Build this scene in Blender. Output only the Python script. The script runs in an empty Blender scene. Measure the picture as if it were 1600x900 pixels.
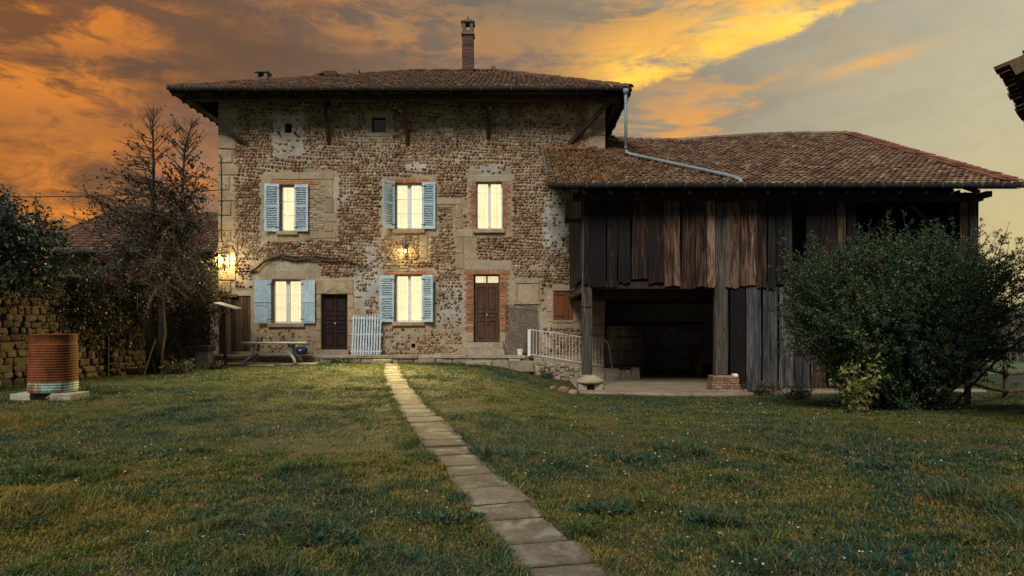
import bpy, math, random
import numpy as np
from mathutils import Vector, Matrix, noise

random.seed(7)
RNG = np.random.default_rng(11)
SC = bpy.context.scene
COL = SC.collection
R = math.radians

# ------------------------------------------------------------------ camera
FPX = 1041.0            # focal length in photo pixels (1600 wide)
EYE = 1.4
cam = bpy.data.cameras.new('camera')
cam.sensor_width = 36.0
cam.lens = 36.0 * FPX / 1600.0
cam.shift_x = -12.0 / 1600.0
cam.shift_y = 60.0 / 1600.0
cam.clip_start = 0.05
cam.clip_end = 9000
camo = bpy.data.objects.new('camera', cam)
camo.location = (0, 0, EYE)
camo.rotation_euler = (R(90), 0, 0)
COL.objects.link(camo)
SC.camera = camo

# ------------------------------------------------------------------ world
SUN_EL, SUN_AZ = R(45), R(197)      # azimuth clockwise from +Y
W = bpy.data.worlds.new('World')
SC.world = W
W.use_nodes = True
wn = W.node_tree
wn.nodes.clear()


class NT:
    """tiny helper to write node graphs as expressions"""
    def __init__(self, nt):
        self.nt = nt

    def n(self, typ, **kw):
        nd = self.nt.nodes.new(typ)
        for k, v in kw.items():
            setattr(nd, k, v)
        return nd

    def put(self, sock, v):
        if v is None:
            return
        if isinstance(v, bpy.types.NodeSocket):
            self.nt.links.new(v, sock)
        else:
            if sock.type == 'RGBA' and len(v) == 3:
                v = tuple(v) + (1,)
            sock.default_value = v

    def m(self, op, a, b=None, c=None, clamp=False):
        nd = self.n('ShaderNodeMath', operation=op, use_clamp=clamp)
        for i, v in enumerate((a, b, c)):
            if v is not None:
                self.put(nd.inputs[i], v)
        return nd.outputs[0]

    def mix(self, f, a, b, blend='MIX'):
        nd = self.n('ShaderNodeMix', data_type='RGBA', blend_type=blend)
        nd.clamp_factor = True
        self.put(nd.inputs[0], f)
        self.put(nd.inputs[6], a)
        self.put(nd.inputs[7], b)
        return nd.outputs[2]

    def sep(self, v):
        nd = self.n('ShaderNodeSeparateXYZ')
        self.put(nd.inputs[0], v)
        return nd.outputs

    def comb(self, x, y, z):
        nd = self.n('ShaderNodeCombineXYZ')
        for i, v in enumerate((x, y, z)):
            self.put(nd.inputs[i], v)
        return nd.outputs[0]

    def map(self, v, scale=(1, 1, 1), rot=(0, 0, 0), loc=(0, 0, 0)):
        nd = self.n('ShaderNodeMapping')
        self.put(nd.inputs[0], v)
        nd.inputs['Location'].default_value = loc
        nd.inputs['Rotation'].default_value = rot
        nd.inputs['Scale'].default_value = scale
        return nd.outputs[0]

    def noise(self, v, scale, detail=4, rough=0.55, dist=0.0):
        nd = self.n('ShaderNodeTexNoise')
        self.put(nd.inputs['Vector'], v)
        nd.inputs['Scale'].default_value = scale
        nd.inputs['Detail'].default_value = detail
        nd.inputs['Roughness'].default_value = rough
        nd.inputs['Distortion'].default_value = dist
        return nd.outputs[0]

    def ramp(self, f, stops, interp='LINEAR'):
        nd = self.n('ShaderNodeValToRGB')
        nd.color_ramp.interpolation = interp
        el = nd.color_ramp.elements
        while len(el) < len(stops):
            el.new(0.5)
        for e, (p, c) in zip(el, stops):
            e.position = p
            e.color = tuple(c) + (1,) if len(c) == 3 else c
        self.put(nd.inputs[0], f)
        return nd.outputs[0]

    def sstep(self, v, lo, hi):
        nd = self.n('ShaderNodeMapRange', interpolation_type='SMOOTHSTEP')
        self.put(nd.inputs[0], v)
        nd.inputs[1].default_value = lo
        nd.inputs[2].default_value = hi
        nd.inputs[3].default_value = 0
        nd.inputs[4].default_value = 1
        return nd.outputs[0]


def build_sky():
    g = NT(wn)
    out = g.n('ShaderNodeOutputWorld')
    bg = g.n('ShaderNodeBackground')
    bg.inputs['Strength'].default_value = 0.1
    wn.links.new(bg.outputs[0], out.inputs[0])
    sky = g.n('ShaderNodeTexSky', sky_type='NISHITA')
    sky.sun_disc = False
    sky.sun_elevation = SUN_EL
    sky.sun_rotation = SUN_AZ
    sky.air_density = 1.4
    sky.dust_density = 2.5
    d = g.n('ShaderNodeTexCoord').outputs['Generated']
    x, y, z = g.sep(d)
    az = g.m('ARCTAN2', x, y)
    el = g.m('ARCSINE', z)

    def gauss(a0, e0, sa, se, rot=0.0):
        u = g.m('SUBTRACT', az, a0)
        v = g.m('SUBTRACT', el, e0)
        c, s = math.cos(rot), math.sin(rot)
        uu = g.m('ADD', g.m('MULTIPLY', u, c / sa), g.m('MULTIPLY', v, s / sa))
        vv = g.m('ADD', g.m('MULTIPLY', u, -s / se), g.m('MULTIPLY', v, c / se))
        q = g.m('ADD', g.m('MULTIPLY', uu, uu), g.m('MULTIPLY', vv, vv))
        return g.m('EXPONENT', g.m('MULTIPLY', q, -1.0))

    K = 7.8             # the background runs at 0.1
    def c(r, gg, b):
        return (r * K, gg * K, b * K)
    # broad tones of the cloud deck: grey overhead and behind, cream to the right, brown to the left
    base = c(0.12, 0.145, 0.165)
    col = g.mix(gauss(0.05, 0.45, 0.55, 0.5), base, c(0.22, 0.18, 0.13))
    col = g.mix(gauss(0.85, 0.25, 0.62, 0.6), col, c(0.60, 0.54, 0.36))
    col = g.mix(g.m('MULTIPLY', gauss(0.80, 0.08, 0.40, 0.16), 0.8), col, c(0.72, 0.55, 0.21))
    col = g.mix(g.m('MULTIPLY', gauss(-0.75, 0.22, 0.66, 0.60), 1.0), col, c(0.17, 0.060, 0.011))
    col = g.mix(g.m('MULTIPLY', gauss(-0.44, 0.20, 0.075, 0.11), 0.55), col, c(0.42, 0.23, 0.14))

    # cloud textures
    soft = g.noise(g.map(d, (2.2, 2.2, 6.0), (0, R(-14), 0), (1.3, 0.2, 4.1)), 1.6, 7, 0.55, 0.5)
    wisp = g.noise(g.map(d, (2.0, 2.0, 9.0), (0, R(-22), 0), (3.1, 7.7, 0.4)), 2.6, 9, 0.62, 0.9)
    fine = g.noise(g.map(d, (5.0, 5.0, 12.0), (0, R(-30), 0), (0.7, 2.2, 9.1)), 3.0, 11, 0.70, 0.55)
    feather = g.noise(g.map(d, (3.0, 3.0, 12.0), (0, R(-62), 0), (2.2, 5.1, 1.7)), 3.4, 10, 0.66, 0.5)
    softm = g.sstep(g.m('ADD', g.m('MULTIPLY', soft, 0.62), g.m('MULTIPLY', fine, 0.38)), 0.44, 0.60)
    wispm = g.sstep(g.m('ADD', g.m('MULTIPLY', wisp, 0.5), g.m('MULTIPLY', fine, 0.5)), 0.45, 0.58)

    # dark brown and grey drifts
    dark = g.sstep(g.noise(g.map(d, (2.4, 2.4, 7.0), (0, R(12), 0), (8.3, 1.0, 2.0)), 1.7, 6, 0.55, 0.4), 0.45, 0.68)
    col = g.mix(g.m('MULTIPLY', dark, g.m('MULTIPLY', gauss(-0.45, 0.33, 0.50, 0.30), 0.9)), col, c(0.115, 0.055, 0.022))
    col = g.mix(g.m('MULTIPLY', dark, g.m('MULTIPLY', gauss(0.0, 0.42, 0.35, 0.14), 0.7)), col, c(0.19, 0.17, 0.14))

    # orange glows, left half
    lf = gauss(-0.62, 0.345, 0.13, 0.055, 0.12)
    for a in ((-0.56, 0.385, 0.14, 0.05, 0.0, 0.9), (-0.63, 0.285, 0.10, 0.045, -0.1, 1.0),
              (-0.52, 0.15, 0.16, 0.10, 0.0, 1.0), (-0.60, 0.10, 0.14, 0.06, 0.0, 0.8),
              (-0.25, 0.43, 0.20, 0.035, -0.25, 0.5), (-0.95, 0.25, 0.25, 0.22, 0.0, 0.7)):
        lf = g.m('ADD', lf, g.m('MULTIPLY', gauss(*a[:5]), a[5]))
    lf = g.m('MULTIPLY', lf, g.m('ADD', g.m('MULTIPLY', softm, 1.1), 0.04), clamp=True)
    col = g.mix(lf, col, c(0.80, 0.245, 0.02))
    # heavier brown-grey banks between the glows
    bank = g.m('ADD', gauss(-0.36, 0.365, 0.20, 0.055, -0.15), g.m('ADD', g.m('MULTIPLY', gauss(-0.56, 0.25, 0.20, 0.028, 0.0), 0.8), g.m('MULTIPLY', gauss(-0.62, 0.325, 0.16, 0.022, 0.1), 0.6)))
    col = g.mix(g.m('MULTIPLY', bank, g.m('ADD', 0.5, g.m('MULTIPLY', dark, 0.45)), clamp=True), col, c(0.145, 0.075, 0.036))
    # peach wisps over the middle
    md = g.m('ADD', g.m('MULTIPLY', gauss(-0.16, 0.425, 0.24, 0.06, -0.1), 0.55), g.m('MULTIPLY', gauss(0.10, 0.37, 0.14, 0.05, 0.1), 0.6))
    col = g.mix(g.m('MULTIPLY', md, wispm, clamp=True), col, c(0.62, 0.30, 0.09))

    # the bright streak on the right: sharp lower edge, feathered upper side
    rot = 0.21
    u0, e0 = 0.165, 0.338
    uu = g.m('ADD', g.m('MULTIPLY', g.m('SUBTRACT', az, u0), math.cos(rot)), g.m('MULTIPLY', g.m('SUBTRACT', el, e0), math.sin(rot)))
    vv = g.m('ADD', g.m('MULTIPLY', g.m('SUBTRACT', az, u0), -math.sin(rot)), g.m('MULTIPLY', g.m('SUBTRACT', el, e0), math.cos(rot)))
    wob = g.m('MULTIPLY', g.m('SUBTRACT', fine, 0.5), 0.06)
    vv = g.m('ADD', vv, wob)
    edge = g.sstep(vv, -0.006, 0.014)
    fall = g.m('EXPONENT', g.m('MULTIPLY', g.m('MAXIMUM', vv, 0.0), -9.0))
    along = g.m('MULTIPLY', g.sstep(uu, -0.13, 0.03), g.m('SUBTRACT', 1.0, g.sstep(uu, 0.29, 0.36)))
    st = g.m('MULTIPLY', g.m('MULTIPLY', edge, fall), along)
    stm = g.m('MULTIPLY', st, g.m('ADD', g.m('MULTIPLY', g.m('MAXIMUM', g.m('MULTIPLY', wispm, 0.9), g.sstep(feather, 0.47, 0.60)), 1.1), 0.05), clamp=True)
    col = g.mix(stm, col, c(1.1, 0.48, 0.07))
    core = g.m('MULTIPLY', g.m('MULTIPLY', edge, g.m('EXPONENT', g.m('MULTIPLY', g.m('MAXIMUM', vv, 0.0), -30.0))), along)
    core = g.m('MULTIPLY', core, g.sstep(wisp, 0.30, 0.52), clamp=True)
    col = g.mix(g.m('MULTIPLY', core, 0.95), col, c(1.7, 1.0, 0.08))
    # lower veil of peach above the barn and the thin lone streak
    lo = g.m('MULTIPLY', gauss(0.25, 0.285, 0.16, 0.06, 0.30), g.m('ADD', g.m('MULTIPLY', g.sstep(g.m('ADD', g.m('MULTIPLY', feather, 0.6), g.m('MULTIPLY', wisp, 0.4)), 0.45, 0.57), 1.1), 0.04))
    col = g.mix(g.m('MULTIPLY', lo, 0.85, clamp=True), col, c(0.80, 0.37, 0.09))
    col = g.mix(g.m('MULTIPLY', gauss(0.474, 0.335, 0.07, 0.009, 0.12), g.m('ADD', g.m('MULTIPLY', wispm, 0.6), 0.45), clamp=True), col, c(0.88, 0.47, 0.14))
    # faint mottling everywhere
    col = g.mix(g.m('MULTIPLY', g.sstep(fine, 0.35, 0.65), 0.30), col, g.mix(1.0, col, (0.72, 0.75, 0.8), 'MULTIPLY'))
    veil = 0.97
    fin = g.mix(veil, sky.outputs[0], col)
    wn.links.new(fin, bg.inputs['Color'])


build_sky()

sun = bpy.data.lights.new('sun', 'SUN')
sun.energy = 2.45
sun.angle = R(24)
sun.color = (1.0, 0.92, 0.79)
suno = bpy.data.objects.new('sun', sun)
sd = Vector((math.sin(SUN_AZ) * math.cos(SUN_EL), math.cos(SUN_AZ) * math.cos(SUN_EL), math.sin(SUN_EL)))
suno.rotation_euler = (-sd).to_track_quat('-Z', 'Y').to_euler()
suno.location = sd * 40
COL.objects.link(suno)

SC.view_settings.view_transform = 'Standard'
SC.view_settings.look = 'None'
SC.view_settings.exposure = 0.4
SC.view_settings.gamma = 1.0
SC.view_settings.use_curve_mapping = False
try:
    SC.cycles.max_bounces = 5
    SC.cycles.diffuse_bounces = 3
    SC.cycles.transparent_max_bounces = 16
    SC.cycles.sample_clamp_indirect = 3.0
    SC.cycles.use_denoising = True
except Exception:
    pass

# ------------------------------------------------------------------ helpers
WL = {}


def wl(o):
    return WL.get(o.name, Vector((0, 0, 0))) if o else Vector((0, 0, 0))


def tag(o, label=None, cat=None, group=None, kind=None):
    if label: o['label'] = label
    if cat: o['category'] = cat
    if group: o['group'] = group
    if kind: o['kind'] = kind
    return o


def empty(name, loc, label=None, cat=None, group=None, kind=None, parent=None):
    o = bpy.data.objects.new(name, None)
    COL.objects.link(o)
    o.location = Vector(loc) - wl(parent)
    if parent: o.parent = parent
    o.empty_display_size = 0.2
    WL[o.name] = Vector(loc)
    return tag(o, label, cat, group, kind)


def link_mesh(name, me, loc, parent=None, rot=None, scale=None):
    o = bpy.data.objects.new(name, me)
    COL.objects.link(o)
    o.location = Vector(loc) - wl(parent)
    if parent: o.parent = parent
    if rot is not None: o.rotation_euler = rot
    if scale is not None: o.scale = scale
    WL[o.name] = Vector(loc)
    return o


def np_object(name, V, F, mat, parent=None, smooth=False, loc=None, colors=None):
    """V (n,3) world coordinates, F (m,k) indices with equal k"""
    V = np.asarray(V, dtype=np.float64)
    F = np.asarray(F, dtype=np.int64)
    if loc is None:
        loc = (V.min(0) + V.max(0)) / 2
    V = V - np.asarray(loc)
    me = bpy.data.meshes.new(name)
    me.vertices.add(len(V))
    me.vertices.foreach_set('co', V.astype(np.float32).ravel())
    k = F.shape[1]
    me.loops.add(F.size)
    me.loops.foreach_set('vertex_index', F.astype(np.int32).ravel())
    me.polygons.add(len(F))
    me.polygons.foreach_set('loop_start', np.arange(0, F.size, k, dtype=np.int32))
    me.polygons.foreach_set('loop_total', np.full(len(F), k, dtype=np.int32))
    if smooth:
        me.polygons.foreach_set('use_smooth', np.ones(len(F), dtype=bool))
    if colors is not None:
        at = me.color_attributes.new('col', 'FLOAT_COLOR', 'POINT')
        cc = np.ones((len(V), 4), dtype=np.float32)
        cc[:, :3] = colors
        at.data.foreach_set('color', cc.ravel())
    me.update(calc_edges=True)
    me.materials.append(mat)
    return link_mesh(name, me, loc, parent)


class MB:
    def __init__(self):
        self.v = []
        self.f = []

    def add(self, vs, fs):
        b = len(self.v)
        self.v += [tuple(p) for p in vs]
        self.f += [tuple(i + b for i in f) for f in fs]

    def box(self, x0, x1, y0, y1, z0, z1, j=0.0):
        vs = [(x, y, z) for z in (z0, z1) for y in (y0, y1) for x in (x0, x1)]
        if j:
            vs = [(a + random.uniform(-j, j), b + random.uniform(-j, j), c + random.uniform(-j, j)) for a, b, c in vs]
        self.add(vs, [(0, 2, 3, 1), (4, 5, 7, 6), (0, 1, 5, 4), (2, 6, 7, 3), (0, 4, 6, 2), (1, 3, 7, 5)])
        return self

    def block(self, x0, x1, y0, y1, z0, z1, ch=0.015, j=0.006):
        """box with a chamfered, slightly uneven face towards -Y"""
        rj = lambda: random.uniform(-j, j)
        vs = []
        for (xa, xb, yy, za, zb) in ((x0, x1, y1, z0, z1), (x0, x1, y0 + ch, z0, z1), (x0 + ch, x1 - ch, y0, z0 + ch, z1 - ch)):
            vs += [(xa + rj(), yy + rj() * .5, za + rj()), (xb + rj(), yy + rj() * .5, za + rj()), (xb + rj(), yy + rj() * .5, zb + rj()), (xa + rj(), yy + rj() * .5, zb + rj())]
        fs = [(8, 9, 10, 11)]
        for a in range(4):
            b = (a + 1) % 4
            fs += [(a, b, 4 + b, 4 + a), (4 + a, 4 + b, 8 + b, 8 + a)]
        self.add(vs, fs)
        return self

    def slab(self, x0, x1, y0, y1, z0, z1, ch=0.015, j=0.006):
        """box with a chamfered, slightly uneven top"""
        rj = lambda: random.uniform(-j, j)
        vs = []
        for (xa, xb, ya, yb, zz) in ((x0, x1, y0, y1, z0), (x0, x1, y0, y1, z1 - ch), (x0 + ch, x1 - ch, y0 + ch, y1 - ch, z1)):
            vs += [(xa + rj(), ya + rj(), zz + rj() * .4), (xb + rj(), ya + rj(), zz + rj() * .4), (xb + rj(), yb + rj(), zz + rj() * .4), (xa + rj(), yb + rj(), zz + rj() * .4)]
        fs = [(8, 9, 10, 11), (3, 2, 1, 0)]
        for a in range(4):
            b = (a + 1) % 4
            fs += [(a, b, 4 + b, 4 + a), (4 + a, 4 + b, 8 + b, 8 + a)]
        self.add(vs, fs)
        return self

    def obox(self, c, u, v, w):
        c, u, v, w = map(Vector, (c, u, v, w))
        vs = [c + a * u + b * v + d * w for d in (-1, 1) for b in (-1, 1) for a in (-1, 1)]
        self.add(vs, [(0, 2, 3, 1), (4, 5, 7, 6), (0, 1, 5, 4), (2, 6, 7, 3), (0, 4, 6, 2), (1, 3, 7, 5)])
        return self

    def bar(self, p, q, a, b, up=(0, 0, 1)):
        p, q = Vector(p), Vector(q)
        d = q - p
        n = d.normalized()
        s = n.cross(Vector(up))
        if s.length < 1e-4:
            s = n.cross(Vector((0, 1, 0)))
        s.normalize()
        t = s.cross(n)
        return self.obox((p + q) / 2, d / 2, s * a / 2, t * b / 2)

    def tube(self, pts, r, n=6, cap=True):
        pts = [Vector(p) for p in pts]
        rs = r if isinstance(r, (list, tuple)) else [r] * len(pts)
        base = len(self.v)
        prev = None
        for i, p in enumerate(pts):
            d = (pts[min(i + 1, len(pts) - 1)] - pts[max(i - 1, 0)])
            if d.length < 1e-9: d = Vector((0, 0, 1))
            d.normalize()
            if prev is None:
                a = d.cross(Vector((0, 0, 1)))
                if a.length < 0.05: a = d.cross(Vector((1, 0, 0)))
            else:
                a = prev - d * prev.dot(d)
                if a.length < 1e-5: a = d.cross(Vector((1, 0, 0)))
            a.normalize()
            prev = a
            b = d.cross(a)
            for k in range(n):
                t = 2 * math.pi * k / n
                self.v.append(tuple(p + (a * math.cos(t) + b * math.sin(t)) * rs[i]))
        for i in range(len(pts) - 1):
            for k in range(n):
                k2 = (k + 1) % n
                self.f.append((base + i * n + k, base + i * n + k2, base + (i + 1) * n + k2, base + (i + 1) * n + k))
        if cap:
            self.f.append(tuple(base + k for k in range(n)))
            self.f.append(tuple(base + (len(pts) - 1) * n + k for k in range(n)))
        return self

    def lathe(self, c, prof, n=24, capb=True, capt=True, wob=0.0):
        base = len(self.v)
        for (r, z) in prof:
            for k in range(n):
                t = 2 * math.pi * k / n
                rr = r * (1 + wob * math.sin(2 * t + z * 3))
                self.v.append((c[0] + rr * math.cos(t), c[1] + rr * math.sin(t), c[2] + z))
        for i in range(len(prof) - 1):
            for k in range(n):
                k2 = (k + 1) % n
                self.f.append((base + i * n + k, base + i * n + k2, base + (i + 1) * n + k2, base + (i + 1) * n + k))
        if capb: self.f.append(tuple(base + k for k in reversed(range(n))))
        if capt: self.f.append(tuple(base + (len(prof) - 1) * n + k for k in range(n)))
        return self

    def prism(self, poly, off):
        """polygon (3-D points) extruded by off"""
        n = len(poly)
        off = Vector(off)
        vs = [Vector(p) for p in poly] + [Vector(p) + off for p in poly]
        self.add(vs, [tuple(range(n)), tuple(reversed(range(n, 2 * n)))] + [(i, i + n, (i + 1) % n + n, (i + 1) % n) for i in range(n)])
        return self

    def mesh(self, name, mat, loc):
        me = bpy.data.meshes.new(name)
        L = Vector(loc)
        me.from_pydata([tuple(Vector(p) - L) for p in self.v], [], self.f)
        me.materials.append(mat)
        return me

    def build(self, name, mat, parent=None, smooth=False, loc=None):
        if loc is None:
            A = np.array(self.v)
            lo, hi = A.min(0), A.max(0)
            loc = ((lo[0] + hi[0]) / 2, (lo[1] + hi[1]) / 2, lo[2])
        me = self.mesh(name, mat, loc)
        # consistent outward normals
        import bmesh
        bm = bmesh.new()
        bm.from_mesh(me)
        bmesh.ops.recalc_face_normals(bm, faces=bm.faces)
        bm.to_mesh(me)
        bm.free()
        if smooth:
            for p in me.polygons: p.use_smooth = True
        return link_mesh(name, me, loc, parent)


def one(name, mat, parent, fn, *a, **k):
    """shortcut: one primitive, one object"""
    sm = k.pop('smooth', False)
    m = MB()
    getattr(m, fn)(*a, **k)
    return m.build(name, mat, parent, smooth=sm)


# vectorised value noise
def _h(ix, iy, s):
    n = (ix.astype(np.int64) * 374761393 + iy.astype(np.int64) * 668265263 + s * 974634777) & 0x7fffffff
    n = ((n ^ (n >> 13)) * 1274126177) & 0x7fffffff
    return ((n ^ (n >> 16)) & 0xffff) / 65535.0


def vn(x, y, s=0):
    x = np.asarray(x, dtype=np.float64); y = np.asarray(y, dtype=np.float64)
    ix, iy = np.floor(x), np.floor(y)
    fx, fy = x - ix, y - iy
    fx = fx * fx * (3 - 2 * fx); fy = fy * fy * (3 - 2 * fy)
    a, b, c, d = _h(ix, iy, s), _h(ix + 1, iy, s), _h(ix, iy + 1, s), _h(ix + 1, iy + 1, s)
    return (a * (1 - fx) + b * fx) * (1 - fy) + (c * (1 - fx) + d * fx) * fy


def fbm(x, y, s=0, o=4):
    t, a, n = 0, 0.5, 0
    for k in range(o):
        t = t + a * vn(np.asarray(x) * 2 ** k, np.asarray(y) * 2 ** k, s + k * 17)
        n += a
        a *= 0.5
    return t / n


def sst(v, lo, hi):
    t = np.clip((np.asarray(v, dtype=np.float64) - lo) / (hi - lo), 0, 1)
    return t * t * (3 - 2 * t)


# ------------------------------------------------------------------ materials
MATS = {}


def pmat(name, cols, scale=6.0, stretch=(1, 1, 1), detail=5, rough=0.85, bump=0.3, bscale=None, island=0.0, objrand=0.0,
         metal=0.0, spec=0.3, speck=None, attr=None, trans=0.0, coords='POS', contrast=(0.3, 0.7), bdist=0.02, dist=0.3, stain=None, lichen=None):
    """procedural surface: colour ramp over noise, per-piece brightness, fine relief"""
    m = bpy.data.materials.new(name)
    m.use_nodes = True
    nt = m.node_tree
    nt.nodes.clear()
    g = NT(nt)
    out = g.n('ShaderNodeOutputMaterial')
    b = g.n('ShaderNodeBsdfPrincipled')
    b.inputs['Roughness'].default_value = rough
    b.inputs['Metallic'].default_value = metal
    b.inputs['Specular IOR Level'].default_value = spec
    geo = g.n('ShaderNodeNewGeometry')
    P = geo.outputs['Position'] if coords == 'POS' else g.n('ShaderNodeTexCoord').outputs['Object']
    v = g.map(P, stretch)
    oi = None
    if objrand or island:
        oi = g.n('ShaderNodeObjectInfo')
        if objrand:
            off = g.comb(g.m('MULTIPLY', oi.outputs['Random'], 37.0), g.m('MULTIPLY', oi.outputs['Random'], 91.0), 0.0)
            va = g.n('ShaderNodeVectorMath', operation='ADD')
            nt.links.new(v, va.inputs[0]); nt.links.new(off, va.inputs[1])
            v = va.outputs[0]
    nz = g.noise(v, scale, detail, 0.6, dist)
    if attr:
        at = g.n('ShaderNodeVertexColor', layer_name=attr)
        col = at.outputs['Color']
    else:
        lo, hi = contrast
        n = len(cols)
        f = nz
        if island:
            f = g.m('ADD', g.m('MULTIPLY', nz, 1 - island * 0.6), g.m('MULTIPLY', g.m('SUBTRACT', geo.outputs['Random Per Island'], 0.2), island * 0.6))
        if objrand:
            f = g.m('ADD', f, g.m('MULTIPLY', g.m('SUBTRACT', oi.outputs['Random'], 0.5), objrand * 0.6))
        col = g.ramp(f, [(lo + (hi - lo) * i / max(1, n - 1), c) for i, c in enumerate(cols)])
    fine = g.noise(g.map(P, stretch), scale * 5.3, 3, 0.6)
    col = g.mix(1.0, col, g.ramp(fine, [(0.25, (0.72, 0.72, 0.72)), (0.75, (1.2, 1.2, 1.2))]), 'MULTIPLY')
    if island:
        w = g.n('ShaderNodeTexWhiteNoise', noise_dimensions='1D')
        nt.links.new(geo.outputs['Random Per Island'], w.inputs['W'])
        k = g.m('ADD', g.m('MULTIPLY', w.outputs['Value'], island), 1 - island * 0.55)
        col = g.mix(1.0, col, g.comb(k, k, k), 'MULTIPLY')
    if objrand:
        k = g.m('ADD', g.m('MULTIPLY', g.m('FRACT', g.m('MULTIPLY', oi.outputs['Random'], 7.31)), objrand), 1 - objrand * 0.55)
        col = g.mix(1.0, col, g.comb(k, k, k), 'MULTIPLY')
    if speck:
        sc, amt, sc_col = speck
        s = g.noise(P, sc, 5, 0.65)
        col = g.mix(g.m('MULTIPLY', g.sstep(s, 0.55, 0.68), amt), col, sc_col)
    if stain:
        sc, amt, sc_col, strv = stain
        s = g.noise(g.map(P, strv), sc, 6, 0.6, 0.8)
        col = g.mix(g.m('MULTIPLY', g.sstep(s, 0.5, 0.66), amt), col, sc_col)
    if lichen:      # yellow growth on the old tiles near the farmhouse
        lx = g.sep(P)[0]
        ln = g.noise(P, 3.2, 6, 0.65)
        reach = g.m('SUBTRACT', 1.0, g.sstep(lx, 1.5, 6.5))
        col = g.mix(g.m('MULTIPLY', g.sstep(g.m('ADD', ln, g.m('MULTIPLY', reach, 0.14)), 0.60, 0.74), 0.65), col, lichen)
    nt.links.new(col, b.inputs['Base Color'])
    if bump:
        bn = g.noise(g.map(P, stretch), bscale or scale * 4, 4, 0.65)
        bp = g.n('ShaderNodeBump')
        bp.inputs['Strength'].default_value = bump
        bp.inputs['Distance'].default_value = bdist
        nt.links.new(bn, bp.inputs['Height'])
        nt.links.new(bp.outputs[0], b.inputs['Normal'])
    if trans:
        tr = g.n('ShaderNodeBsdfTranslucent')
        nt.links.new(col, tr.inputs['Color'])
        mx = g.n('ShaderNodeMixShader')
        mx.inputs[0].default_value = trans
        nt.links.new(b.outputs[0], mx.inputs[1])
        nt.links.new(tr.outputs[0], mx.inputs[2])
        nt.links.new(mx.outputs[0], out.inputs[0])
    else:
        nt.links.new(b.outputs[0], out.inputs[0])
    MATS[name] = m
    return m


pmat('mortar', [(.3, .235, .155)], 2.2, attr='col', bump=.9, bscale=24, bdist=.035, speck=(13, .55, (.20, .125, .07)), stain=(1.6, .35, (.25, .19, .12), (1, 1, .5)))
pmat('cobble', [(.13, .072, .042), (.23, .125, .068), (.26, .16, .086), (.35, .255, .155), (.27, .22, .17), (.31, .205, .115)], 2.5, island=.6, bump=.35, bscale=40)
pmat('ashlar', [(.29, .215, .135), (.37, .285, .185), (.43, .35, .25)], 2.4, objrand=.28, bump=.35, bscale=22, speck=(9, .6, (.20, .14, .085)), stain=(1.3, .5, (.24, .19, .13), (1, 1, .6)))
pmat('lintel', [(.33, .27, .19), (.42, .355, .265)], 3, bump=.6, bscale=30, objrand=.2, speck=(8, .6, (.22, .18, .14)))
pmat('brick', [(.25, .085, .04), (.34, .13, .06), (.36, .18, .10)], 5, objrand=.45, bump=.5, bscale=40, speck=(14, .5, (.36, .30, .22)))
pmat('rust_brick', [(.30, .11, .04), (.40, .17, .07), (.42, .27, .15)], 4, objrand=.3, bump=.5, bscale=30)
pmat('mortar_joint', [(.36, .31, .24), (.42, .37, .29)], 6, bump=.5)
pmat('reveal', [(.20, .16, .115), (.30, .25, .18)], 4, bump=.4)
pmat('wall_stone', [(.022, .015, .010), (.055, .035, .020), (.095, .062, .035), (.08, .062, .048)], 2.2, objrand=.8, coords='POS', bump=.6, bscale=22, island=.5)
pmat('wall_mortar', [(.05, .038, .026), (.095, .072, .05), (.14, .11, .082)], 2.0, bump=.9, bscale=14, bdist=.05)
pmat('roof_tile', [(.085, .046, .03), (.14, .072, .046), (.17, .10, .066), (.18, .135, .10)], 1.2, island=.6, bump=.4, bscale=30, speck=(2.6, .55, (.10, .075, .05)))
pmat('barn_tile', [(.10, .056, .036), (.17, .092, .058), (.22, .145, .095), (.29, .23, .17)], 0.8, island=.65, bump=.4, bscale=30,
     speck=(2.2, .6, (.20, .155, .12)), lichen=(.34, .18, .03))
pmat('red_tile', [(.15, .052, .034), (.21, .078, .05), (.25, .125, .085)], 3, objrand=.4, bump=.4, bscale=25)
pmat('old_red', [(.12, .045, .03), (.20, .075, .045), (.24, .13, .085)], 4, objrand=.5, bump=.5, bscale=25, speck=(9, .5, (.13, .09, .06)))
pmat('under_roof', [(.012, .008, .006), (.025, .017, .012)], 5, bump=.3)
pmat('beam_dark', [(.018, .011, .008), (.045, .028, .018), (.07, .045, .03)], 3, (2, 2, .4), bump=.5, objrand=.3)
pmat('plank_brown', [(.003, .002, .002), (.014, .006, .004), (.060, .027, .015), (.13, .066, .040), (.22, .15, .11)], 2.0, (5, 5, .40), detail=8, bump=.9, bscale=9, objrand=.75, contrast=(.34, .74), dist=1.2, rough=.8,
     stain=(1.7, .8, (.008, .006, .005), (3.0, 1, .7)))
pmat('plank_grey', [(.003, .003, .004), (.010, .010, .011), (.026, .026, .028), (.058, .058, .06), (.11, .11, .11)], 2.2, (7, 7, .32), detail=8, bump=.9, bscale=9, objrand=.6, contrast=(.28, .72), dist=1.0,
     stain=(1.2, .75, (.014, .013, .014), (3.0, 1, .8)))
pmat('post_wood', [(.02, .017, .014), (.07, .058, .05), (.14, .122, .105)], 2.4, (5, 5, .5), detail=7, bump=1.0, bscale=12, dist=1.0, objrand=.2)
pmat('gate_wood', [(.055, .032, .018), (.115, .07, .04), (.16, .105, .062)], 2.5, (6, 6, .45), detail=7, bump=.7, objrand=.5, dist=.9)
pmat('door_brown', [(.045, .021, .011), (.08, .039, .021), (.11, .06, .034)], 3, (4, 4, .5), bump=.4, rough=.55, dist=.7)
pmat('door_dark', [(.012, .005, .005), (.026, .010, .009)], 3, (4, 4, .5), bump=.4, rough=.5)
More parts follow.
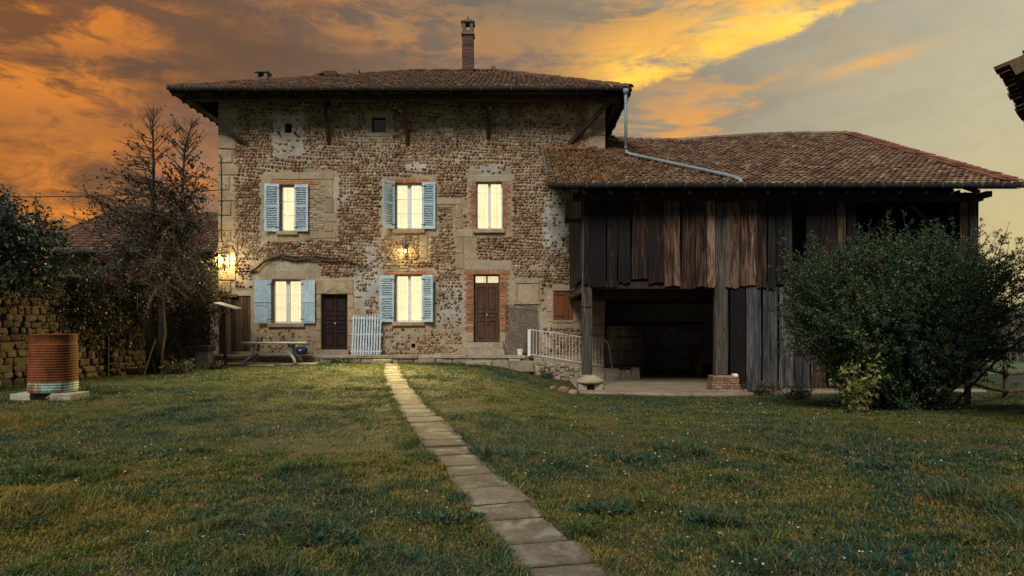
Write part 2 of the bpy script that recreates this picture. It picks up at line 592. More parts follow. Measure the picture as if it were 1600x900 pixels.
pmat('shutter_red', [(.13, .042, .016), (.19, .065, .024)], 3, (6, 6, .5), bump=.4, rough=.6, objrand=.3)
pmat('blue_paint', [(.34, .49, .60), (.43, .58, .69), (.51, .66, .76)], 2.2, bump=.2, rough=.6, objrand=.15, speck=(20, .5, (.27, .27, .25)))
pmat('white_paint', [(.72, .74, .75), (.80, .82, .83)], 3, bump=.15, rough=.55, speck=(16, .3, (.3, .29, .27)))
pmat('pale_paint', [(.38, .49, .56), (.50, .61, .68)], 3, bump=.15, rough=.6, objrand=.15, speck=(14, .4, (.3, .3, .28)))
pmat('white_plastic', [(.60, .63, .61), (.70, .72, .70)], 2, bump=.1, rough=.5, speck=(9, .5, (.24, .26, .22)))
pmat('grey_plastic', [(.20, .22, .20), (.30, .33, .30)], 3, bump=.1, rough=.55)
pmat('zinc', [(.27, .32, .34), (.38, .44, .46)], 2.5, bump=.1, rough=.45, metal=.6)
pmat('blue_zinc', [(.17, .23, .26), (.26, .33, .36)], 2.5, bump=.1, rough=.5)
pmat('gutter', [(.03, .033, .036), (.06, .065, .07)], 2, bump=.1, rough=.42, metal=.3, spec=.5)
pmat('iron', [(.018, .016, .015), (.04, .033, .03)], 6, bump=.3, rough=.6, metal=.5)
pmat('rust', [(.07, .02, .008), (.16, .042, .012), (.22, .068, .02)], 2.6, (2, 2, .8), bump=.7, rough=.85, speck=(5, .7, (.05, .02, .012)), stain=(2.2, .6, (.12, .045, .02), (3, 3, .5)))
pmat('drum_band', [(.22, .085, .035), (.22, .33, .30), (.33, .46, .42)], 2.2, (2, 2, 1), bump=.3, rough=.7, contrast=(.4, .56))
pmat('rail_paint', [(.62, .62, .58), (.72, .72, .69)], 4, bump=.1, rough=.5, speck=(8, .7, (.42, .24, .13)))
pmat('concrete', [(.28, .25, .205), (.36, .33, .27), (.42, .385, .32)], 3, bump=.5, bscale=30, objrand=.25, speck=(6, .45, (.20, .18, .14)))
pmat('path_stone', [(.065, .055, .044), (.11, .094, .075), (.16, .14, .115)], 3.2, detail=8, objrand=.5, bump=.9, bscale=46, bdist=.012, speck=(11, .6, (.065, .052, .034)), stain=(2.6, .55, (.34, .34, .31), (1, 1, 1)))
pmat('terrace_stone', [(.22, .18, .13), (.30, .25, .185), (.37, .32, .245)], 2.4, objrand=.3, bump=.7, bscale=20, speck=(4, .6, (.13, .11, .075)))
pmat('barn_floor', [(.17, .13, .092), (.25, .20, .145), (.31, .26, .20)], 1.1, (1, 2.2, 1), bump=.4, bscale=14, speck=(2.2, .5, (.14, .11, .08)))
pmat('soil', [(.016, .026, .014), (.030, .040, .022), (.060, .058, .028)], 9, bump=.8, bscale=30, bdist=.03)
pmat('field', [(.06, .095, .05), (.08, .12, .06), (.10, .11, .06)], .25, bump=.2)
pmat('grass', [(.05, .06, .02)], 3, attr='col', bump=0, rough=.75, spec=.12, trans=.25)
pmat('leaf_dark', [(.028, .036, .024), (.060, .058, .034), (.11, .072, .042)], 1.3, island=.7, bump=0, rough=.5, trans=.15, spec=.35)
pmat('leaf_teal', [(.016, .032, .028), (.032, .055, .046), (.055, .078, .062)], 1.2, island=.7, bump=0, rough=.45, trans=.12, spec=.4)
pmat('leaf_bush', [(.020, .070, .050), (.048, .12, .07), (.11, .16, .05), (.24, .20, .04)], 1.0, island=.95, bump=0, rough=.5, trans=.28, spec=.3)
pmat('leaf_weed', [(.016, .055, .042), (.028, .08, .055), (.05, .10, .05)], 3.0, island=.6, bump=0, rough=.6, trans=.2)
pmat('leaf_yellow', [(.16, .18, .04), (.25, .26, .07), (.33, .32, .11)], 2.0, island=.5, bump=0, rough=.5, trans=.25)
pmat('bark', [(.035, .024, .017), (.075, .052, .037), (.11, .08, .058)], 4, (2, 2, .6), bump=.8)
pmat('dark_bark', [(.012, .009, .007), (.03, .021, .016), (.055, .04, .03)], 4, (2, 2, .6), bump=.9)
pmat('cane', [(.09, .07, .045), (.17, .135, .09)], 3, bump=.3, island=.5)
pmat('bloom_red', [(.22, .006, .012), (.36, .012, .02)], 5, island=.5, bump=0, rough=.5)
pmat('daisy', [(.42, .42, .38), (.55, .55, .5)], 5, bump=0, island=.3)
pmat('blue_flower', [(.03, .035, .12), (.05, .055, .18)], 5, bump=0, island=.4)
pmat('bag_blue', [(.012, .018, .05), (.025, .035, .085)], 5, bump=.4, rough=.7)
pmat('cask', [(.07, .055, .042), (.12, .095, .072), (.17, .138, .105)], 2.5, (6, 6, .5), bump=.6, objrand=.3)
pmat('hoop', [(.035, .03, .028), (.07, .06, .055)], 5, bump=.2, rough=.6, metal=.4)
pmat('kennel_wood', [(.22, .12, .065), (.32, .19, .11)], 3, (3, 3, .6), bump=.4, objrand=.3)
pmat('wire', [(.06, .045, .04), (.11, .08, .065)], 6, bump=0, rough=.6, metal=.2)
pmat('hill', [(.05, .058, .062), (.075, .08, .08)], .004, bump=0)  # paler bluish tone stands in for haze over distance
pmat('wood_mass', [(.09, .07, .062), (.13, .10, .088), (.12, .105, .09)], .05, island=.5, bump=0)  # colour raised in place of haze in the air
pmat('old_brick', [(.075, .05, .038), (.12, .07, .05), (.17, .085, .055)], 3, objrand=.5, bump=.5, bscale=30)
pmat('chimney_stone', [(.10, .088, .07), (.17, .15, .115)], 4, bump=.4)  # darker than the other stone: backlit shade put into the colour
pmat('pale_brick', [(.17, .095, .06), (.26, .16, .10), (.30, .21, .145)], 5, objrand=.4, bump=.5, bscale=40)
pmat('terracotta', [(.20, .085, .045), (.30, .135, .07)], 5, objrand=.4, bump=.3)
pmat('fill_stone', [(.30, .235, .155), (.37, .30, .21), (.27, .20, .13)], 3, island=.5, bump=.6, bscale=25)


def simple_mat(name, base, rough=.5, emit=None, strength=0.0):
    m = bpy.data.materials.new(name)
    m.use_nodes = True
    b = m.node_tree.nodes['Principled BSDF']
    b.inputs['Base Color'].default_value = tuple(base) + (1,)
    b.inputs['Roughness'].default_value = rough
    if emit:
        b.inputs['Emission Color'].default_value = tuple(emit) + (1,)
        b.inputs['Emission Strength'].default_value = strength
    MATS[name] = m
    return m


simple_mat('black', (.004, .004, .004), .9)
simple_mat('bulb', (1, .9, .6), .4, (1.0, .72, .25), 14)


def curtain_mat():
    m = bpy.data.materials.new('curtain')
    m.use_nodes = True
    nt = m.node_tree
    nt.nodes.clear()
    g = NT(nt)
    out = g.n('ShaderNodeOutputMaterial')
    b = g.n('ShaderNodeBsdfPrincipled')
    P = g.n('ShaderNodeNewGeometry').outputs['Position']
    wv = g.noise(g.map(P, (14, 1, .6)), 1.0, 2, .5)
    col = g.ramp(wv, [(.25, (.84, .64, .32)), (.5, (.98, .82, .50)), (.7, (1.0, .90, .64))])  # lighter and darker folds painted into the glow
    b.inputs['Base Color'].default_value = (.8, .7, .5, 1)
    b.inputs['Roughness'].default_value = .9
    nt.links.new(col, b.inputs['Emission Color'])
    b.inputs['Emission Strength'].default_value = 0.65  # cloth itself glows, standing in for the lit room behind
    nt.links.new(b.outputs[0], out.inputs[0])
    MATS['curtain'] = m


def glass_mat():
    m = bpy.data.materials.new('glass')
    m.use_nodes = True
    nt = m.node_tree
    nt.nodes.clear()
    g = NT(nt)
    out = g.n('ShaderNodeOutputMaterial')
    tr = g.n('ShaderNodeBsdfTransparent')
    gl = g.n('ShaderNodeBsdfGlossy')
    gl.inputs['Roughness'].default_value = .04
    mx = g.n('ShaderNodeMixShader')
    fr = g.n('ShaderNodeFresnel')
    nt.links.new(fr.outputs[0], mx.inputs[0])
    nt.links.new(tr.outputs[0], mx.inputs[1])
    nt.links.new(gl.outputs[0], mx.inputs[2])
    nt.links.new(mx.outputs[0], out.inputs[0])
    MATS['glass'] = m


curtain_mat()
glass_mat()
A = MATS

# ------------------------------------------------------------------ ground
def gz(x, y):
    x = np.asarray(x, dtype=np.float64); y = np.asarray(y, dtype=np.float64)
    z = -0.52 * sst(x, -1.6, 2.1) * sst(y, 8.0, 18.3)
    z = z + 0.05 * (fbm(x * .35, y * .35, 3, 2) - .5) * sst(y, 1, 6)
    z = z - np.clip(y - 30, 0, 90) * 0.05
    z = z + 0.07 * sst(y, 19, 23.8) * (1 - sst(x, -1, 1.2))
    return z


def gz1(x, y):
    return float(gz(np.array([x]), np.array([y]))[0])


def lines(lo, hi, step, ext):
    a = list(np.arange(lo, hi + 1e-6, step))
    s, v = step, lo
    left = []
    while v > ext[0]:
        s *= 1.6; v -= s; left.append(v)
    s, v = step, hi
    right = []
    while v < ext[1]:
        s *= 1.6; v += s; right.append(v)
    return np.array(left[::-1] + a + right)


def build_ground():
    xs = lines(-16, 22, .4, (-3000, 3000))
    ys = lines(0, 34, .4, (-200, 4200))
    X, Y = np.meshgrid(xs, ys)
    Z = gz(X, Y)
    V = np.stack([X.ravel(), Y.ravel(), Z.ravel()], 1)
    nx, ny = len(xs), len(ys)
    i, j = np.meshgrid(np.arange(nx - 1), np.arange(ny - 1))
    a = (j * nx + i).ravel()
    F = np.stack([a, a + 1, a + nx + 1, a + nx], 1)
    o = np_object('ground', V, F, A['soil'], smooth=True, loc=(0, 0, 0))
    o.data.materials.append(A['field'])
    cx, cy = V[F].mean(1)[:, 0], V[F].mean(1)[:, 1]
    far = (cy > 27) | (cx > 20) | (cx < -16) | (cy < -5)
    o.data.polygons.foreach_set('material_index', far.astype(np.int32))
    o['kind'] = 'structure'
    o['label'] = 'dark earth of the lawn and the fields beyond'


build_ground()


def pathx(y):
    t = (y - 3.74) / 20.16
    return 0.28 - 4.89 * t - 0.95 * t * (1 - t)


def build_path():
    e = empty('path', (0, 4, 0), 'straight path of worn stone slabs across the lawn', kind='structure')
    y = 3.0
    while y < 23.75:
        L = random.uniform(.38, .62)
        if y + L > 23.9: L = 23.9 - y
        xm = pathx(y + L / 2) + random.uniform(-.025, .025)
        w = .268 + random.uniform(-.022, .014)
        zz = gz1(xm, y + L / 2)
        m = MB()
        # six-sided slab with broken corners
        h = L / 2 - random.uniform(.010, .022)
        xo = random.uniform(-.015, .015)
        outline = []
        for (sx, sy) in ((-1, -1), (1, -1), (1, 1), (-1, 1)):
            c = random.uniform(.008, .075)
            c2 = random.uniform(.008, .075)
            pa = (sx * w, sy * (h - c)); pb = (sx * (w - c2), sy * h)
            outline += [pa, pb] if sx * sy > 0 else [pb, pa]
        for k, (px, py) in enumerate(outline):
            outline[k] = (px + xo + random.uniform(-.008, .008), py + random.uniform(-.006, .006))
        n = len(outline)
        tz = random.uniform(.008, .018)
        vs = [(px, py, -.06) for px, py in outline] + [(px, py, tz - .012) for px, py in outline] + [(px * .965, py * .965, tz + random.uniform(-.003, .003)) for px, py in outline]
        fs = [tuple(range(2 * n, 3 * n))]
        for a in range(n):
            b = (a + 1) % n
            fs += [(a, b, n + b, n + a), (n + a, n + b, 2 * n + b, 2 * n + a)]
        m.add(vs, fs)
        me = m.mesh('slab', A['path_stone'], (0, 0, 0))
        link_mesh('slab', me, (xm, y + L / 2, zz), e, rot=(random.uniform(-.01, .01), random.uniform(-.012, .012), -math.atan2(pathx(y + L) - pathx(y), L) + random.uniform(-.05, .05)))
        y += L


build_path()

# terrace: rows of flagstones on a low plinth in front of the house
S = 41.64
HY = 25.0


def fx(px): return (px - 812) / S
def fz(py): return EYE + (510 - py) / S


TZ = .36


def build_terrace():
    e = empty('terrace', (-5, 24.4, 0), 'low stone terrace along the foot of the farmhouse', kind='structure')
    one('plinth', A['terrace_stone'], e, 'box', -11.9, .5, 24.02, HY + .3, -.4, TZ - .06)
    x = -11.95
    while x < .5:
        L = random.uniform(.7, 1.5)
        x1 = min(x + L, .55)
        m = MB().slab(x + .01, x1 - .01, 23.9 + random.uniform(-.03, .03), 24.45, TZ - .10, TZ + random.uniform(-.012, .008), .025, .01)
        m.build('flagstone', A['terrace_stone'], e)
        m = MB().slab(x + .02, x1 - .012, 24.46, HY + .12, TZ - .10, TZ + random.uniform(-.014, .004), .012, .006)
        m.build('flagstone', A['terrace_stone'], e)
        x = x1
    # kerb of rough stones under the edge
    x = -10.4
    while x < .4:
        L = random.uniform(.35, .8)
        x1 = min(x + L, .45)
        MB().block(x + .012, x1 - .012, 23.93 + random.uniform(-.02, .03), 24.1, -.1, TZ - .10, .03, .02).build('kerb_stone', A['terrace_stone'], e)
        x = x1
    # a second lower step on the right and the stone at the head of the path
    x = -1.9
    while x < .35:
        L = random.uniform(.6, 1.0)
        x1 = min(x + L, .5)
        MB().slab(x + .01, x1 - .01, 23.5 + random.uniform(-.03, .03), 23.95, -.2, .17 + random.uniform(-.01, .01), .025, .012).build('step', A['terrace_stone'], e)
        x = x1
    MB().slab(fx(594) + .02, fx(622), 23.58, 23.92, -.1, .22, .02, .012).build('step', A['terrace_stone'], e)
    # flat apron of old paving under the table
    for (x0, x1, y0, y1) in ((-10.6, -9.7, 23.1, 23.9), (-9.68, -8.8, 23.05, 23.85), (-8.78, -7.9, 22.9, 23.85), (-7.88, -7.1, 23.15, 23.88), (-11.5, -10.63, 23.3, 23.9), (-9.2, -8.3, 22.5, 22.95)):
        MB().slab(x0, x1, y0, y1, -.1, .115 + random.uniform(-.01, .01), .02, .02).build('paving_slab', A['terrace_stone'], e)
    # ramp beside the house, ending in broken stones
    m = MB().prism([(.5, 23.65, -.6), (3.1, 23.65, -.6), (3.1, 23.65, -.12), (.5, 23.65, TZ - .03)], (0, 1.35, 0))
    m.build('ramp', A['terrace_stone'], e)
    for k in range(16):
        x = .55 + k * .17 + random.uniform(-.03, .03)
        top = TZ - .12 - (x - .5) * .18
        zz = -.55
        while zz < top - .08:
            h = random.uniform(.13, .22)
            MB().block(x, x + random.uniform(.15, .24), 23.5 + random.uniform(-.05, .05), 23.7, zz, min(zz + h, top), .035, .025).build('kerb_stone', A['terrace_stone'], e)
            zz += h
    for (x, y, w, d, h) in ((2.95, 23.0, .5, .4, .32), (3.45, 23.2, .42, .4, .26), (3.9, 23.3, .3, .3, .34), (2.5, 22.9, .4, .35, .36)):
        MB().slab(x, x + w, y, y + d, -.6, -.5 + h + .12, .05, .03).build('kerb_stone', A['terrace_stone'], e)


build_terrace()

# ------------------------------------------------------------------ farmhouse
HX0, HX1 = fx(342), fx(945)
house = empty('farmhouse', (fx(640), 30, 0), 'old two-storey stone farmhouse with lit windows and a low hipped tile roof', 'house')

# openings in photo-elevation pixels: x0 x1 ytop ybottom
OPEN = {
    'u1': (437, 462, 289, 361), 'u2': (617, 660, 286, 358), 'u3': (744, 785, 284, 358),
    'l1': (425, 471, 437, 505), 'l2': (617, 660, 429, 503),
    'd1': (502, 543, 460, 546.2), 'd2': (740, 781, 429, 535),
    'a1': (445.5, 456.5, 193, 208), 'a2': (581, 603, 183, 207), 'v1': (643, 649, 537, 543),
    'sh': (865, 896, 455, 500), 'gt': (349, 392, 462, 549),
}
# areas without cobbles (frames and facings)
BARE = [(408, 526, 268, 374), (596, 684, 276, 368), (712, 742, 355, 425), (655, 670, 364, 405), (708, 724, 310, 360), (684, 724, 309, 321),
        (730, 800, 272, 368), (396, 498, 408, 514), (490, 556, 434, 550), (552, 568, 470, 487), (592, 680, 420, 512), (722, 800, 407, 552), (803, 844, 436, 476),
        (853, 908, 448, 508), (574, 611, 176, 215), (342, 364, 140, 470), (916, 946, 160, 246), (924, 946, 440, 580), (342, 398, 452, 556), (788, 846, 474, 556)]
# smooth rendered patches: x0 x1 y0 y1 strength tone(0 tan, 1 blue grey)
PLAST = [(424, 478, 178, 246, 1.0, .55), (845, 888, 300, 402, .75, .8), (632, 672, 246, 270, .9, 1.0), (676, 738, 436, 535, .62, .6), (428, 486, 408, 440, 1.0, .5),
         (340, 500, 506, 556, .95, .0), (596, 735, 508, 556, .65, .0), (548, 604, 380, 490, .68, .75), (730, 800, 254, 290, .8, .4), (350, 420, 362, 470, .62, .3),
         (590, 640, 368, 420, .7, .8), (520, 560, 270, 330, .5, .8), (470, 620, 218, 262, .45, .5), (640, 760, 215, 250, .5, .4), (760, 812, 400, 480, .65, .5),
         (690, 870, 408, 428, .7, .3), (520, 600, 170, 225, .55, .2), (660, 900, 170, 225, .5, .15), (380, 440, 230, 262, .5, .2), (795, 870, 470, 560, .6, .2), (818, 850, 250, 330, .45, .7), (560, 600, 376, 425, .85, 1.0), (502, 528, 300, 352, .7, .9), (470, 500, 240, 270, .6, .8), (690, 735, 448, 500, .75, .9), (355, 400, 372, 410, .7, .7), (560, 600, 425, 470, .8, .9), (850, 884, 318, 395, .95, 1.0), (700, 730, 240, 262, .6, .6), (536, 560, 376, 400, .6, .9)]


def plaster(px, py):
    px = np.asarray(px, float); py = np.asarray(py, float)
    nz = fbm(px / 28, py / 22, 5, 4)
    v = (fbm(px / 60, py / 45, 21, 3) - .5) * 1.1
    tone = fbm(px / 40, py / 40, 31, 3) * .5
    for (x0, x1, y0, y1, s, t) in PLAST:
        k = sst(px, x0 - 7, x0 + 9) * (1 - sst(px, x1 - 9, x1 + 7)) * sst(py, y0 - 7, y0 + 9) * (1 - sst(py, y1 - 9, y1 + 7)) * s
        v = np.maximum(v, k)
        tone = tone * (1 - k) + t * k
    v = v * (.75 + .5 * nz) + (nz - .5) * .55
    return np.clip(v, 0, 1), np.clip(tone + (nz - .5) * .5, 0, 1)


def build_front_wall():
    x_edges, z_edges = {HX0, HX1}, {-.3, 10.5}
    ops = []
    for (a, b, t, bo) in OPEN.values():
        ops.append((fx(a), fx(b), fz(bo), fz(t)))
        x_edges |= {fx(a), fx(b)}
        z_edges |= {fz(bo), fz(t)}

    def fill(ed, step):
        ed = sorted(ed)
        out = []
        for a, b in zip(ed[:-1], ed[1:]):
            n = max(1, round((b - a) / step))
            out += [a + (b - a) * k / n for k in range(n)]
        return np.array(out + [ed[-1]])
    xs, zs = fill(x_edges, .06), fill(z_edges, .06)
    X, Z = np.meshgrid(xs, zs)
    px, py = X * S + 812, 510 - (Z - EYE) * S
    pl, tone = plaster(px, py)
    inop = np.zeros_like(X, bool)
    near = np.ones_like(X)
    for (a, b, c, d) in ops:
        dx = np.maximum(np.maximum(a - X, X - b), 0)
        dz = np.maximum(np.maximum(c - Z, Z - d), 0)
        near = np.minimum(near, sst(np.hypot(dx, dz), 0, .15))
    bare = np.zeros_like(X)
    for (a, b, c, d) in BARE:
        bare = np.maximum(bare, sst(px, a - 3, a) * (1 - sst(px, b, b + 3)) * sst(py, c - 3, c) * (1 - sst(py, d, d + 3)))
    rel = (fbm(X * 9, Z * 9, 41, 3) - .5) * .035 + (fbm(X * 1.1, Z * 1.1, 47, 2) - .5) * .02
    Y = HY - .008 - pl * .024 * (1 - bare) + rel * near * (1 - bare * .7)
    V = np.stack([X.ravel(), Y.ravel(), Z.ravel()], 1)
    tan = np.array([.37, .285, .185]); grey = np.array([.42, .45, .45]); mort = np.array([.36, .29, .20])
    n2 = fbm(X * 2.3, Z * 2.3, 61, 4)[..., None]
    pc = tan * (1 - tone[..., None]) + grey * tone[..., None]
    C = mort * (1 - pl[..., None]) + pc * pl[..., None]
    C = C * (.62 + .76 * n2)
    nx, nz_ = len(xs), len(zs)
    i, j = np.meshgrid(np.arange(nx - 1), np.arange(nz_ - 1))
    a = (j * nx + i).ravel()
    F = np.stack([a, a + 1, a + nx + 1, a + nx], 1)
    cen = V[F].mean(1)
    keep = np.ones(len(F), bool)
    for (x0, x1, z0, z1) in ops:
        keep &= ~((cen[:, 0] > x0) & (cen[:, 0] < x1) & (cen[:, 2] > z0) & (cen[:, 2] < z1))
    w = np_object('front_wall', V, F[keep], A['mortar'], house, smooth=True, colors=C.reshape(-1, 3))
    return w


front = build_front_wall()
# the other walls, thick enough to close the house
one('side_wall', A['lintel'], house, 'box', HX0, HX0 + .45, HY + .002, 38.9, -.3, 10.4)
one('side_wall', A['lintel'], house, 'box', HX1 - .45, HX1, HY + .002, 38.9, -.6, 10.4)
one('rear_wall', A['lintel'], house, 'box', HX0 + .45, HX1 - .45, 38.4, 38.9, -.3, 10.4)


def build_cobbles():
    N = []
    py = 148.0
    row = 0
    while py < 553:
        px = 343 + random.uniform(0, 6)
        rh = random.choice((3.2, 3.8, 4.2, 4.7, 5.6))
        while px < 944:
            w = random.uniform(3.0, 8.0)
            if random.random() < .07: w *= 1.6
            cx, cy = px + w / 2, py + rh / 2 + 1.6 * math.sin(px / 41 + row * .35) + .8 * math.sin(px / 13 + row) + random.uniform(-.6, .6)
            ok = not any(a - 2 < cx < b + 2 and c - 2 < cy < d + 2 for a, b, c, d in BARE)
            ok = ok and not any(a - w / 2 < cx < b + w / 2 and c - 3 < cy < d + 3 for a, b, c, d in OPEN.values())
            if ok: N.append((cx, cy, w * .5 - .03, rh * .5 + .20))
            px += w
        py += rh
        row += 1
    N = np.array(N)
    pl, _ = plaster(N[:, 0], N[:, 1])
    rn = RNG.random(len(N))
    N = N[(pl < .55) | (rn > np.clip((pl - .45) * 1.3, 0, .84))]
    pl, _ = plaster(N[:, 0], N[:, 1])
    n = len(N)
    seg = 8
    th = np.arange(seg) * 2 * math.pi / seg + .2
    ca, sa = np.cos(th), np.sin(th)
    sq = 1 / np.maximum(np.abs(ca), np.abs(sa)) ** .35
    ca, sa = ca * sq, sa * sq
    jit = 1 + (RNG.random((n, seg)) - .5) * .36
    sh = 1 - pl * RNG.uniform(.05, .42, n)
    rx = N[:, 2] / S * sh * .98
    rz = N[:, 3] / S * sh * .98
    X0, Z0 = fx(N[:, 0]), fz(N[:, 1])
    dep = (.026 + .036 * RNG.random(n)) * (1 - .3 * pl)
    tilt = (RNG.random(n) - .5) * .5
    vs = []
    for (r, h) in ((1.0, -.15), (.95, .42), (.64, .85)):
        lx = rx[:, None] * ca * r * jit
        lz = rz[:, None] * sa * r * jit
        x = X0[:, None] + lx * np.cos(tilt)[:, None] - lz * np.sin(tilt)[:, None]
        z = Z0[:, None] + lx * np.sin(tilt)[:, None] + lz * np.cos(tilt)[:, None]
        y = HY - .012 - pl[:, None] * .02 - dep[:, None] * h + (RNG.random((n, seg)) - .5) * .012
        vs.append(np.stack([x, y, z], 2))
    V = np.concatenate(vs, 1)                      # n, 24, 3
    cap = np.stack([X0, HY - .012 - pl * .02 - dep, Z0], 1)[:, None, :]
    V = np.concatenate([V, cap], 1)
    T = []
    for k in range(seg):
        k2 = (k + 1) % seg
        for lv in (0, 1):
            a, b, c, d = lv * seg + k, lv * seg + k2, (lv + 1) * seg + k2, (lv + 1) * seg + k
            T += [(a, b, c), (a, c, d)]
        T.append((2 * seg + k, 2 * seg + k2, 3 * seg))
    T = np.array(T)
    F = (T[None] + (np.arange(n) * (3 * seg + 1))[:, None, None]).reshape(-1, 3)
    o = np_object('cobbles', V.reshape(-1, 3), F, A['cobble'], front, smooth=True)
    o['kind'] = 'stuff'


build_cobbles()


def fblock(name, a, b, t, bo, mat, proud=.035, ch=.015, j=.006, parent=front, back=.06):
    return MB().block(fx(a), fx(b), HY - proud, HY + back, fz(bo), fz(t), ch, j).build(name, A[mat], parent)


def courses(name, a, b, t, bo, n, mat, proud, gap=.45, jit=0, parent=front):
    h = (bo - t) / n
    for k in range(n):
        fblock(name, a + random.uniform(-jit, jit), b + random.uniform(-jit, jit), t + k * h + gap / 2, t + (k + 1) * h - gap / 2, mat, proud + random.uniform(-.01, .012), parent=parent)


def quoins():
    y, k = 146.0, 0
    while y < 458:
        h = random.uniform(17, 25)
        w = (30 if k % 2 else 19) + random.uniform(-3, 3)
        fblock('quoin', 342 - .6, 342 + w, y + .5, y + h - .5, 'ashlar', .05, .03, .012)
        y += h; k += 1
    for (a, b, t, bo) in ((919, 945.6, 160, 186), (925, 945.6, 187, 212), (918, 945.6, 213, 236), (926, 945.6, 150, 159.5)):
        fblock('quoin', a, b, t + .5, bo - .5, 'ashlar', .05, .03, .012)
    y, k = 446.0, 0
    while y < 576:
        h = random.uniform(16, 26)
        fblock('quoin', 925 - (5 if k % 2 else 0), 945.6, y + .5, y + h - .5, 'ashlar', .05, .03, .012)
        y += h; k += 1


quoins()


def brick_jamb(a, b, t, bo, right=False):
    fblock('mortar_bed', a + .8, b - .8, t, bo, 'mortar_joint', .008)
    y, k = t, 0
    while y < bo - 3:
        h = 4.3
        cut = (0 if k % 2 else 3.2) + random.uniform(-.8, .8)
        x0, x1 = (a, b - cut) if right else (a + cut, b)
        if k % 2 and (x1 - x0) > 9:
            mid = (x0 + x1) / 2 + random.uniform(-1, 1)
            fblock('brick', x0, mid - .35, y + .35, y + h - .35, 'brick', .022 + random.uniform(-.008, .008), .005, .003)
            fblock('brick', mid + .35, x1, y + .35, y + h - .35, 'brick', .022 + random.uniform(-.008, .008), .005, .003)
        else:
            fblock('brick', x0, x1, y + .35, y + h - .35, 'brick', .022 + random.uniform(-.008, .008), .005, .003)
        y += h; k += 1


